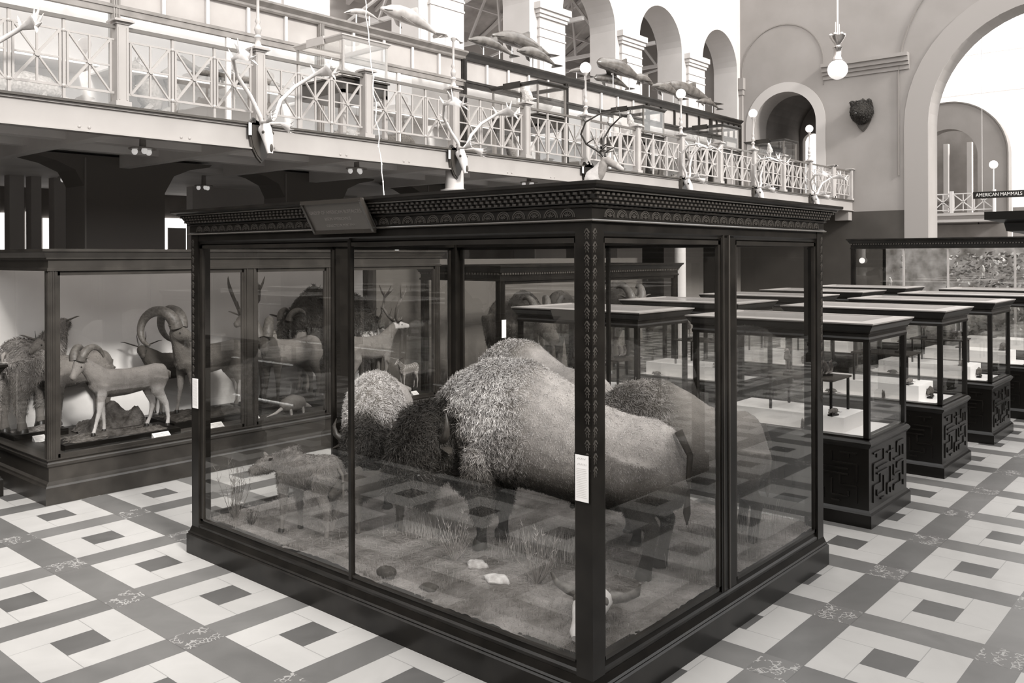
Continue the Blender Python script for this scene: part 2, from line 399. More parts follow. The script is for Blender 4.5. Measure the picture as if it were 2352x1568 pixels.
for i, (x, lb) in enumerate(((12.2, 'pale steel roof truss seen above the large white porpoise at upper left'), (15.6, 'pale steel roof truss seen in the wide opening left of the capitals'),
                         (18.2, 'pale steel roof truss behind the pair of leaping porpoises'), (22.3, 'steel roof truss in the shadowed second archway'), (26.6, 'steel roof truss low in the narrow third archway'), (29.9, 'steel roof truss nearest the back wall, in the last archway'))):
    truss(x, i)['label'] = lb
mb = MB()
for k in range(14): mb.bar((-4+2.6*k, 16.9, 14.6), (-4+2.6*k, 24, 11.1), .1)
for y, z in ((18.6, 13.7), (20.4, 12.8), (22.2, 11.9)): mb.bar((-12, y, z), (XW, y, z), .09)
struct('ceiling_side_rafters', mb, steel)
# rooms below the gallery, far dark range with bright openings
mb = archwall(1, 24.5, 24.8, -12, XW, 0, 4.6, [])
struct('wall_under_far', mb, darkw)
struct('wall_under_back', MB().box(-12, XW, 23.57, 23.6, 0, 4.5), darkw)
mb = MB()
for x, w in ((5.5, 1.1), (6.78, .28), (7.2, .2), (7.66, .9), (10.85, 2.1), (15, .9), (19.6, .9)): mb.box(x, x+w, 20.2, 20.5, 0, 4.6)
struct('wall_under_piers', mb, mat('pier_paint_mid', .5, .8, .2))
mb = MB()
for x, w, z in ((7.7, .14, 3.85), (8.27, .10, 3.9), (8.66, .2, 3.75), (11.75, .9, 3.85), (16.4, .9, 3.9), (20.2, .8, 3.9)): mb.box(x, x+w, 23.52, 23.56, .9, z)
struct('window_1', mb, mat('daylit_window', .9, .5, .2, emit=2.5))
mb = MB()
for x, w in ((11.75, .9), (16.4, .9), (20.2, .8)):
    mb.box(x+.12, x+w-.25, 23.46, 23.50, .9, 3.58)
struct('window_1_blind', mb, mat('window_blind', .4, .8, .1))
# opposite side and rear of the hall (seen only in the glass)
struct('wall_right', MB().box(-12, XW, -6.4, -6, 0, 7.0), mat('opposite_wall', .10, .8, .2))
struct('wall_rear', MB().box(-12.4, -12, -8, 24, 0, 8.0), mat('rear_wall', .12, .8, .2))
# beyond the great arch
struct('wall_rotunda', arcband(0, 45, 45.8, 11.9, 7.5, 1.34, 2.62, 0, 28).box(45, 45.8, 10.5, 13.3, 0, ZD-.1).box(45, 45.8, 14.5, 20, 0, 10), wallm)
struct('trim_9', arcband(0, 44.96, 45.01, 11.9, 7.5, 2.60, 2.66, 4), linem)
struct('wall_rotunda_far', MB().box(58, 58.4, -12, 27, 0, 19), mat('far_wall_glow', .9, .8, .2, emit=.25))  # skylight on the wall put in as a faint glow
mb = MB().box(57.9, 58, -12, 27, 12.6, 13.0); mb.box(57.9, 58, -12, 27, 15, 15.2); struct('trim_10', mb, mat('far_cornice', .7, .8, .2))
struct('wall_rotunda_lower', MB().box(46, 46.3, -12, 9.28, 0, 5.0), wallm)
struct('wall_rotunda_niche', MB().box(48, 48.3, 10.3, 15, 0, 9.2), darkw)
mb = MB()
for y in (11.35, 12.45): mb.box(47.2, 47.5, y, y+.22, ZD, 8.4)
struct('trim_11', mb, white)
mb = MB().box(43.9, 45, 9.6, 14, 4.35, ZD); mb.box(43.8, 45, 9.5, 14, 4.30, 4.42); mb.box(43.75, 45, 9.45, 14, 4.60, 4.72)
struct('rotunda_balcony', mb, white)
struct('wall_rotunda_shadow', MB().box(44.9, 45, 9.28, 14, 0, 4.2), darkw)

# ------------------------------------------------------------------ gallery railing
R = thing('gallery_railing', 'long iron balcony railing of crossed panels along the gallery edge', 'railing', (15, YG+.02, ZD))
PX = [3.13+2.02*k for k in range(14)]+[29.27, 30.98]
def yl(p): return p
for x in PX:
    m = MB(); y = YG+.03
    m.box(x-.10, x+.10, y-.10, y+.10, ZD, ZD+.06); m.box(x-.075, x+.075, y-.075, y+.075, ZD, ZD+1.09)
    for s in (-1, 1): m.box(x+s*.05-.008, x+s*.05+.008, y-.082, y+.082, ZD+.08, ZD+1.02)
    for (o, a, b) in ((.09, 1.06, 1.09), (.13, 1.09, 1.11), (.115, 1.11, 1.125)): m.box(x-o, x+o, y-o, y+o, ZD+a, ZD+b)
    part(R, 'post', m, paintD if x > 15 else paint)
m = MB()
for a, b in zip(PX[:-1], PX[1:]): m.box(a+.075, b-.075, YG+.0, YG+.06, ZD+1.0, ZD+1.045)
m.box(-3, PX[0]-.075, YG, YG+.06, ZD+1.0, ZD+1.045)
part(R, 'handrail', m, rail_m, label='dark wooden handrail')
def bay(a, b, n=3):
    m = MB(); y = YG+.03; w = (b-a)/n; z0, z1 = ZD+.17, ZD+.86
    m.bar((a, y, z0), (b, y, z0), .022, .03); m.bar((a, y, z1), (b, y, z1), .02, .022)
    for k in range(n):
        l, r = a+k*w+.045, a+(k+1)*w-.045; c = (l+r)/2; zc = (z0+z1)/2
        for x in (l, r): m.bar((x, y, z0), (x, y, z1), .026)
        m.bar((l, y, z0), (r, y, z1), .03, .03); m.bar((l, y, z1), (r, y, z0), .03, .02)
        m.bar((c, y, z0), (c, y, z1), .024); m.bar((l, y, zc), (r, y, zc), .02)
        m.tube([(c, y-.03, zc), (c, y+.03, zc)], .034, 10)
        if k: 
            x = a+k*w; m.bar((x, y, ZD), (x, y, ZD+1.0), .034); m.ell((x, y, z0), (.034, .034, .034), 8, 6); m.ell((x, y, z1), (.03, .03, .03), 8, 6)
        
    return m
for k, (a, b) in enumerate(zip([1.11]+PX[:-1], PX)):
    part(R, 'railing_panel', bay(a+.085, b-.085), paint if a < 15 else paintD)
# lamp posts on the railing
def lamp(x, label, first=[None]):
    if first[0] is not None: return copytree(first[0], (x, YG+.03, ZD+1.125), label=label)
    t = thing('railing_lamp', label, 'lamp', (x, YG+.03, ZD+1.125), group='globe lamps on the gallery railing'); first[0] = t
    m = MB().lathe([(.085, 0), (.085, .02), (.05, .05), (.035, .12), (.06, .16), (.03, .2), (.055, .27), (.05, .3), (.026, .36), (.045, .40), (.024, .45), (.02, .85), (.045, .88), (.05, .92), (.03, .93)], n=12)
    m.build('pole', paintD, t, True); MB().ell((0, 0, 1.03), (.125, .125, .125), 20, 14).build('globe', globe_m, t, True)
    return t
for x, lb in ((7.17, 'lamp pole on the railing post above the leftmost palmate antlers'), (11.21, 'globe lamp on the railing above the white column capital'), (15.25, 'globe lamp on the railing above the mounted deer head'),
              (19.29, 'white globe lamp on the railing in front of the dark leaping porpoises'), (23.33, 'globe lamp on the railing at the left edge of the arched doorway'), (27.37, 'globe lamp on the railing nearest the back wall, right of the doorway')):
    lamp(x, lb)
# columns
def column(x, label):
    t = thing('iron_column', label, 'column', (x, YG+.1, 0), group='iron columns under the gallery edge')
    m = MB().lathe([(.26, 0), (.26, .12), (.2, .16), (.2, .25)], n=20); m.build('base', paint, t, True)
    m = MB().lathe([(.15, .25), (.135, 3.9)], n=24); m.build('shaft', white, t, True)
    m = MB().lathe([(.14, 3.72), (.17, 3.86), (.25, 3.93), (.26, 3.985), (.17, 4.0), (.165, 4.345)], n=24); m.build('capital', white, t, True)
column(11.3, 'white round column with flared capital under the gallery, left of the deer head')
column(19.35, 'white round column seen through the right pane of the bison case')

# ------------------------------------------------------------------ glazed cases
def dentil_cornice(p, rc, zb, h, over, name='cornice', step=.052, rows=3, panelmat=wood, dent=True):
    """crown on rectangle rc starting at height zb"""
    m = MB(); z = zb
    pr = [(-.04, z), (.012, z), (.02, z+.07*h), (.012, z+.1*h), (.012, z+.36*h), (.03, z+.38*h), (.03, z+.42*h), (.012, z+.44*h), (.02+over*.10, z+.46*h),
          (.02+over*.40, z+.76*h), (.03+over*.5, z+.78*h), (.03+over*.5, z+.83*h), (.02+over*.6, z+.84*h), (.02+over*.85, z+.90*h), (over, z+.92*h), (over, z+h), (-.04, z+h)]
    m.ring(rc, pr); c = part(p, name, m, panelmat)
    if dent:
        x0, x1, y0, y1 = rc; d = MB()
        for r in range(rows):
            f = (r+.5)/rows; o = .02+over*(.10+.30*f)+.006; zc = z+h*(.46+.30*f); s = h*.30/rows*.3
            L = x1-x0+2*o; n = int(L/step)
            for k in range(n):
                x = x0-o+(k+.5+(r % 2)*.5)*L/n
                if x > x1+o-.01: continue
                d.box(x-step*.27, x+step*.27, y0-o-.010, y0-o+.008, zc-s, zc+s)
            L = y1-y0+2*o; n = int(L/step)
            for k in range(n):
                y = y0-o+(k+.5+(r % 2)*.5)*L/n
                if y > y1+o-.01: continue
                d.box(x0-o-.010, x0-o+.008, y-step*.27, y+step*.27, zc-s, zc+s)
        dd = d.build('dentil_band', woodT, c, False, True); dd['kind'] = 'stuff'
    return c
# ---- main bison case
X0, X1, Y0, Y1 = 4.07, 7.59, 3.0, 7.71
T = thing('bison_display_case', 'large glazed walnut case with carved cornice holding the bison group, foreground centre', 'display case', ((X0+X1)/2, (Y0+Y1)/2, 0))
rc = (X0+.04, X1-.04, Y0+.04, Y1-.04)
m = MB().ring((X0, X1, Y0, Y1), [(-.3, .0), (0, 0), (0, .175), (-.012, .185), (-.008, .195), (-.02, .205), (-.03, .235), (-.035, .25), (-.3, .25)])
part(T, 'plinth', m, wood)
m = MB().box(X0+.1, X1-.1, Y0+.1, Y1-.1, .16, .26); part(T, 'case_floor', m, wood)
m = MB().ring(rc, [(-.10, .25), (0, .25), (0, .272), (-.012, .285), (-.02, .315), (-.035, .325), (-.10, .325)]); part(T, 'sill', m, wood)
m = MB().ring(rc, [(-.10, 2.86), (-.035, 2.86), (-.02, 2.87), (-.015, 2.885), (0, 2.90), (0, 2.955), (-.10, 2.955)]); part(T, 'header', m, wood)
rx0, rx1, ry0, ry1 = rc; pw = .118
for cx, cy in ((rx0, ry0), (rx1-pw, ry0), (rx0, ry1-pw), (rx1-pw, ry1-pw)):
    m = MB().box(cx-(.004 if cx == rx0 else 0), cx+pw+(.004 if cx != rx0 else 0), cy-(.004 if cy == ry0 else 0), cy+pw+(.004 if cy != ry0 else 0), .245, 2.957); q = part(T, 'corner_post', m, wood)
    d = MB()
    for fc in ((0, -1), (-1, 0)):
        # strip on outer face next to the arris
        if fc == (0, -1):
            yy = cy if cy == ry0 else None
            if yy is None: continue
            xs = cx+.025 if cx == rx0 else cx+pw-.025; mk = lambda a, z, o: (xs+a, cy-o, z)
        else:
            if cx != rx0: continue
            ys = cy+.03 if cy == ry0 else cy+pw-.03; mk = lambda a, z, o: (cx-o, ys+a, z)
        z = 2.90
        while z > 1.42:
            for s in (-1, 1):
                d.bar(mk(s*.018, z-.012, .003), mk(0, z+.012, .006), .009, .008); d.bar(mk(s*.014, z-.03, .003), mk(0, z-.008, .005), .007, .006)
                d.bar(mk(s*.010, z-.05, .002), mk(s*.004, z-.028, .004), .005, .005)
            z -= .078
        for s in (-1, 1): d.bar(mk(s*.024, 1.45, .001), mk(s*.024, 2.93, .001), .003, .004)
    if d.v: d.build('leaf_carving', woodT, q, False, True)
# stiles
m = MB()
def vst(x0, x1, y0, y1):
    s = MB().box(x0, x1, y0, y1, .30, 2.88); return part(T, 'stile', s, wood)
vst(rx0+.005, rx0+.04, 5.312, 5.345)
vst(5.70, 5.92, ry0+.004, ry0+.06); part(T, 'stile_bead', MB().box(5.80, 5.815, ry0-.006, ry0+.01, .3, 2.9).box(5.725, 5.732, ry0-.002, ry0+.01, .3, 2.9), woodT)
vst(5.70, 5.92, ry1-.06, ry1-.004); vst(rx1-.04, rx1-.005, 5.33, 5.365)
# inner door frames of the end and long faces
m = MB()
for a, b in ((rx0+pw, 5.70), (5.92, rx1-pw)):
    for yy0, yy1 in ((ry0+.012, ry0+.04), (ry1-.04, ry1-.012)):
        m.box(a, a+.03, yy0, yy1, .32, 2.86); m.box(b-.03, b, yy0, yy1, .32, 2.86); m.box(a, b, yy0, yy1, .32, .345); m.box(a, b, yy0, yy1, 2.83, 2.86)
for a, b in ((ry0+pw, ry1-pw),):
    for xx0, xx1 in ((rx0+.012, rx0+.04), (rx1-.04, rx1-.012)):
        m.box(xx0, xx1, a, a+.02, .32, 2.86); m.box(xx0, xx1, b-.05, b, .32, 2.86); m.box(xx0, xx1, a, b, .32, .335); m.box(xx0, xx1, a, b, 2.83, 2.86)
part(T, 'door_frames', m, woodL)
dentil_cornice(T, rc, 2.955, .228, .14)
# arcaded frieze carving and bright beads
d = MB(); zf = 2.985
def fan(mk, w=.062):
    for rr in (.95, .72):
        for k in range(8):
            a0, a1 = pi*k/8, pi*(k+1)/8
            d.bar(mk(cos(a0)*w*rr*.9, zf+sin(a0)*w*rr*.86), mk(cos(a1)*w*rr*.9, zf+sin(a1)*w*rr*.86), .005, .007)
    for k in range(1, 6):
        a = pi*k/6; d.bar(mk(0, zf+.003), mk(cos(a)*w*.5, zf+sin(a)*w*.5), .0045, .005)
n = 34; L = (ry1-ry0-.2)
for k in range(n): y = ry0+.1+(k+.5)*L/n; fan(lambda a, z, y=y: (rx0-.014, y+a, z-.002))
n = 25; L = (rx1-rx0-.2)
for k in range(n): x = rx0+.1+(k+.5)*L/n; fan(lambda a, z, x=x: (x+a, ry0-.014, z-.002))
f_ = part(T, 'frieze_carving', d, woodT); f_['kind'] = 'stuff'
m = MB()
for z in (2.962, 3.046): m.ring(rc, [(.0, z-.006), (.028, z-.006), (.030, z), (.028, z+.006), (.0, z+.006)])
m.ring(rc, [(.0, 3.132), (.10, 3.132), (.103, 3.137), (.10, 3.142), (0, 3.142)])
part(T, 'cornice_beads', m, mat('polished_bead', .075, .16, .8))
# roof: glazed with bars
m = MB()
for k in range(1, 4): x = rx0+(rx1-rx0)*k/4; m.box(x-.02, x+.02, ry0, ry1, 3.13, 3.16)
m.box(rx0, rx1, 5.3, 5.36, 3.13, 3.16)
for y in (ry0-.1, ry1+.02): m.box(rx0-.1, rx1+.1, y, y+.08, 3.165, 3.185)
for x in (rx0-.1, rx1+.02): m.box(x, x+.08, ry0-.1, ry1+.1, 3.165, 3.185)
part(T, 'roof_bars', m, wood)
pane(T, 'roof_glass', [(rx0, ry0, 3.17), (rx1, ry0, 3.17), (rx1, ry1, 3.17), (rx0, ry1, 3.17)])
g0, g1 = .335, 2.84
for a, b in ((ry0+pw, 5.312), (5.345, ry1-pw)):
    pane(T, 'glass_pane', [(rx0+.025, b, g0), (rx0+.025, a, g0), (rx0+.025, a, g1), (rx0+.025, b, g1)])
    pane(T, 'glass_pane', [(rx1-.025, a, g0), (rx1-.025, b, g0), (rx1-.025, b, g1), (rx1-.025, a, g1)])
for a, b in ((rx0+pw, 5.70), (5.92, rx1-pw)):
    pane(T, 'glass_pane', [(a, ry0+.025, g0), (b, ry0+.025, g0), (b, ry0+.025, g1), (a, ry0+.025, g1)])
    pane(T, 'glass_pane', [(b, ry1-.025, g0), (a, ry1-.025, g0), (a, ry1-.025, g1), (b, ry1-.025, g1)])
# title plaque tilted out of the cornice
P = thing('title_plaque', 'slanted dark title board fixed on the cornice of the bison case', 'sign', (rx0-.08, 6.0, 3.05))
yc, hw, hh = 5.375+.36, .44, .13
y_a, y_b = 4.97, 5.68
bot = Vector((rx0-.035, 0, 2.945)); top = Vector((rx0-.16, 0, 3.165)); up = (top-bot).normalized(); nr = Vector((-up.z, 0, up.x))*1
nr = Vector((-abs(up.z), 0, up.x*1)); nr.normalize()
m = MB()
def pl(y, t, o): v = bot+up*t+nr*o; return (v.x, y, v.z)
H_ = (top-bot).length
m.add([pl(y, t, o) for y in (y_a, y_b) for t, o in ((0, -.02), (H_, -.02), (H_, .012), (0, .012))], [(0, 1, 2, 3), (4, 7, 6, 5), (0, 4, 5, 1), (1, 5, 6, 2), (2, 6, 7, 3), (3, 7, 4, 0)])
part(P, 'board', m, mat('plaque_paint', .085, .35, .5))
m = MB()
for t in (0, H_): m.bar(pl(y_a-.01, t, .01), pl(y_b+.01, t, .01), .022, .03)
for y in (y_a, y_b): m.bar(pl(y, 0, .01), pl(y, H_, .01), .022, .03)
part(P, 'moulding', m, mat('plaque_moulding', .04, .16, .9))
for i, (s, tx) in enumerate(((.040, 'GROUP OF AMERICAN BUFFALOES'), (.034, 'BISON AMERICANUS'), (.028, 'COLLECTED IN MONTANA'))):
    v = Vector(pl((y_a+y_b)/2, H_*(.66-.22*i), .013)); text('lettering', tx, s, mat('plaque_letter', .20, .5, .4), P, frame_mtx(v, (0, -1, 0), up), .001)
# cards on the posts
def card(loc, right, w, h, label, title=False):
    t = thing('label_card', label, 'label', loc); r = Vector(right); n = r.cross(Vector((0, 0, 1)))
    def q(a, z, o): v = Vector(loc)+r*a+n*o; return (v.x, v.y, loc[2]+z)
    def slab(a0, a1, z0, z1, o0, o1): return MB().add([q(a, z, o) for o in (o0, o1) for z in (z0, z1) for a in (a0, a1)], [(0, 2, 3, 1), (4, 5, 7, 6), (0, 1, 5, 4), (2, 6, 7, 3), (0, 4, 6, 2), (1, 3, 7, 5)])
    part(t, 'frame', slab(-w/2-.008, w/2+.008, -h/2-.008, h/2+.008, 0, .008), woodB)
    part(t, 'paper', slab(-w/2, w/2, -h/2, h/2, .008, .010), paper)
    m = MB(); k = 0; z = h*.44
    if title:
        for zz in (h*.42, h*.30):
            x = -w*.32
            while x < w*.32:
                L = random.uniform(.006, .014); m.add([q(x, zz-.006, .011), q(x+L, zz+.004, .011), q(x+L, zz+.008, .011), q(x, zz-.002, .011)], [(0, 1, 2, 3)]); x += L+.004
        z = h*.2
    while z > -h*.42:
        m.add([q(-w*.4, z, .011), q(w*random.uniform(.25, .42), z, .011), q(w*.4, z+.0016, .011), q(-w*.4, z+.0016, .011)], [(0, 1, 2, 3)]); z -= .0105
    o = part(t, 'print_lines', m, mat('faint_ink', .45, .8, .1)); o['kind'] = 'stuff'
    return t
card((rx0-.002, ry0+.068, 1.435), (0, -1, 0), .098, .275, 'white printed label card on the near corner post of the bison case', True)
card((rx0-.002, ry1-.075, 1.49), (0, -1, 0), .10, .275, 'white label card on the far left post of the bison case')

# ground of the group
gx0, gx1, gy0, gy1 = rx0+.05, rx1-.05, ry0+.05, ry1-.05
def gz(x, y): return .335+.025*sin(x*2.1+y)+.02*sin(y*3.3-x*1.2)+.03*math.exp(-((x-6.4)**2+(y-4.6)**2)/1.5)-.02*math.exp(-((x-4.2)**2)/.05)
def ground():
    nx, ny = 120, 160; xs = np.linspace(gx0, gx1, nx); ys = np.linspace(gy0, gy1, ny); vs = []; rnd = np.random.default_rng(3)
    for j in ys:
        for i in xs: vs.append((i, j, gz(i, j)+rnd.normal()*.0035))
    f = [(j*nx+i, j*nx+i+1, (j+1)*nx+i+1, (j+1)*nx+i) for j in range(ny-1) for i in range(nx-1)]
    m = MB(); m.v = vs; m.f = f
    b = [(i, 0) for i in range(nx)]
    return m
t = ground().build('prairie_ground', mat('prairie_soil', .17, .95, .1, nz=(3.6, .6), bump=(26, 1.0, .05)), None, True); tag(t, 'sandy prairie ground filling the floor of the bison case', 'ground'); t['kind'] = 'stuff'
def grass(n, fn, hmin, hmax, name, label, v, seed, w=.0018):
    r = random.Random(seed); m = MB()
    for _ in range(n):
        x, y = fn(r); x = min(max(x, gx0+.03), gx1-.03); y = min(max(y, gy0+.03), gy1-.03)
        h = r.uniform(hmin, hmax); a = r.uniform(0, 2*pi); b = r.uniform(.1, .5)*h; z = gz(x, y)-.004
        p1 = (x+cos(a)*b*.4, y+sin(a)*b*.4, z+h*.6); p2 = (x+cos(a)*b, y+sin(a)*b, z+h); c = a+pi/2
        dx, dy = cos(c)*w, sin(c)*w
        m.add([(x-dx, y-dy, z), (x+dx, y+dy, z), (p1[0]+dx*.7, p1[1]+dy*.7, p1[2]), (p1[0]-dx*.7, p1[1]-dy*.7, p1[2]), p2], [(0, 1, 2, 3), (3, 2, 4)])
    o = m.build(name, mat('grass_'+str(v), v, .8, .2)); tag(o, label, 'grass'); o['kind'] = 'stuff'
def cl(centres, s):
    return lambda r: (lambda c: (c[0]+r.gauss(0, s), c[1]+r.gauss(0, s)))(r.choice(centres))
_r = random.Random(5); cen = [(_r.uniform(gx0, gx1), _r.uniform(gy0, gy1)) for _ in range(60)]
grass(9000, cl(cen, .11), .02, .06, 'prairie_grass', 'short curly buffalo grass matting the ground of the bison case', .20, 1)
grass(5000, lambda r: (r.uniform(gx0, gx1), r.uniform(gy0, gy1)), .01, .04, 'ground_litter', 'thin dry grass litter scattered over the bison case ground', .30, 2)
grass(700, cl([(5.9, 3.25), (6.5, 3.3), (7.1, 3.35), (6.9, 3.5)], .12), .1, .28, 'tall_grass', 'tall thin dry grass inside the right front panes of the bison case', .22, 3, .0014)
grass(900, cl([(5.35, 5.75), (5.25, 5.62)], .10), .10, .2, 'pale_grass_clump', 'pale grass clump under the bull bison, behind the spindly shrub', .34, 7)
grass(900, cl([(5.30, 4.55), (5.36, 4.35)], .10), .10, .2, 'straw_grass_clump', 'straw-coloured grass clump under the belly of the bull bison', .32, 8)
def shrub(loc, h, n, spread, label, seed, v=.14, thick=.0035):
    r = random.Random(seed); t = thing('sagebrush', label, 'plant', loc); m = MB(); l = MB()
    for k in range(n):
        a = r.uniform(0, 2*pi); e = r.uniform(.1, 1)*spread; L = h*r.uniform(.55, 1)
        pts = [(0, 0, 0)]; c = Vector((cos(a)*.01, sin(a)*.01, 0)); d = Vector((cos(a)*e, sin(a)*e, 1)).normalized()
        for j in range(5):
            c = c+d*L/5; d = (d+Vector((r.gauss(0, .12), r.gauss(0, .12), .10))).normalized(); pts.append(tuple(c))
        m.tube(pts, [thick*(1-.15*j) for j in range(6)], 5)
        for j in range(5):
            b = Vector(pts[r.randint(2, 5)]); dd = Vector((r.gauss(0, .5), r.gauss(0, .5), 1)).normalized()*L*r.uniform(.06, .16)
            l.tube([b, b+dd], [thick*.6, thick*.3], 4)
    m.build('stems', mat('dry_stem_%g' % v, v, .8, .2), t); l.build('twigs', mat('dry_twig_%g' % v, v*1.3, .8, .2), t); return t
shrub((4.36, 7.36, gz(4.36, 7.36)-.01), .55, 26, .55, 'tall dry sagebrush in the far left corner of the bison case', 1, .13)
shrub((4.38, 7.12, gz(4.38, 7.12)-.01), .16, 30, .8, 'small dark shrub just right of the tall sagebrush by the left pane', 21, .05)
shrub((4.85, 4.95, gz(4.85, 4.95)-.01), .38, 22, .75, 'spindly dry shrub below the bull bison, behind the flat stones', 2, .22)
shrub((4.80, 4.05, gz(4.80, 4.05)-.01), .42, 26, .9, 'dry shrub with thick pale stems near the front corner of the bison case', 3, .22, .0055)
shrub((4.95, 6.75, gz(4.95, 6.75)-.01), .40, 9, .35, 'thin dry stems standing below the muzzle of the brown calf', 4, .12)
shrub((6.0, 3.3, gz(6.0, 3.3)-.01), .40, 10, .4, 'thin dry stems inside the right front pane of the bison case', 5, .25)
def rock(loc, r3, label, v, seed):
    r = random.Random(seed); m = MB().ell((0, 0, 0), (1, 1, 1), 14, 9)
    m.v = [(x*r3[0]*(1+.18*sin(5*y+seed)+r.uniform(-.06, .06)), y*r3[1]*(1+.15*sin(4*x+seed)+r.uniform(-.06, .06)), z*r3[2]*(1+r.uniform(-.15, .15))) for x, y, z in m.v]
    o = m.build('rock' if v > .1 else 'soil_clod', mat('stone_%g' % v, v, .9, .2, nz=(14, .35), bump=(30, .6)), None, True, loc=loc); tag(o, label, 'rock'); return o
rock((4.83, 4.68, gz(4.8, 4.7)+.01), (.07, .10, .035), 'pale flat stone behind the other flat stone in the bison case', .42, 1)
rock((4.67, 4.32, gz(4.6, 4.3)+.01), (.08, .11, .03), 'pale flat stone nearer the front glass of the bison case', .46, 2)
rock((4.30, 5.12, gz(4.3, 5.1)+.02), (.06, .09, .05), 'dark clod of soil beside the thin front divider of the bison case', .05, 3)
rock((4.33, 4.68, gz(4.3, 4.7)+.01), (.05, .08, .03), 'dark clod of soil right of the divider clod in the bison case', .06, 4)
# weathered bison skull near the corner
t = thing('bison_skull', 'weathered bison skull with one horn behind the near corner post', 'skull', (4.62, 3.42, gz(4.62, 3.42)), radians(200))
m = MB().tube([(-.16, 0, .12), (-.06, 0, .13), (.06, 0, .11), (.2, 0, .07), (.32, 0, .05), (.38, 0, .04)], [(.06, .06), (.13, .085), (.12, .075), (.075, .055), (.055, .04), (.02, .02)], 14)
m.build('cranium', bone, t, True)
for s in (-1, 1):
    MB().ell((.03, s*.10, .15), (.035, .02, .03), 10, 7).build('eye_socket', mat('socket_shadow_bone', .08, .9, .1), t, True)
    MB().tube([(-.08, s*.11, .14), (-.1, s*.2, .15), (-.09, s*.28, .19), (-.06, s*.31, .27)], [.04, .035, .025, .008], 10).build('horn', horn_l, t, True)

# ------------------------------------------------------------------ animals
def remesh(mb, voxel, it=3, fac=.5):
    me = bpy.data.meshes.new('tmp'); me.from_pydata(mb.v, [], mb.f); fix(me)
    o = bpy.data.objects.new('tmp', me); C.objects.link(o)
    md = o.modifiers.new('r', 'REMESH'); md.mode = 'VOXEL'; md.voxel_size = voxel
    sm = o.modifiers.new('s', 'SMOOTH'); sm.factor = fac; sm.iterations = it
    bpy.context.view_layer.update(); dg = bpy.context.evaluated_depsgraph_get()
    r = bpy.data.meshes.new_from_object(o.evaluated_get(dg)); bpy.data.objects.remove(o); bpy.data.meshes.remove(me)
    for p in r.polygons: p.use_smooth = True
    return r
def tones(me, fn):
    n = len(me.vertices); co = np.empty(n*3, 'f'); me.vertices.foreach_get('co', co); co = co.reshape(-1, 3)
    v = np.array([fn(*c) for c in co]); a = me.color_attributes.new('tone', 'FLOAT_COLOR', 'POINT')
    col = np.ones((n, 4), 'f'); col[:, 0] = v; col[:, 1] = v*np.interp(v, TX, TG); col[:, 2] = v*np.interp(v, TX, TB)
    a.data.foreach_set('color', col.ravel())
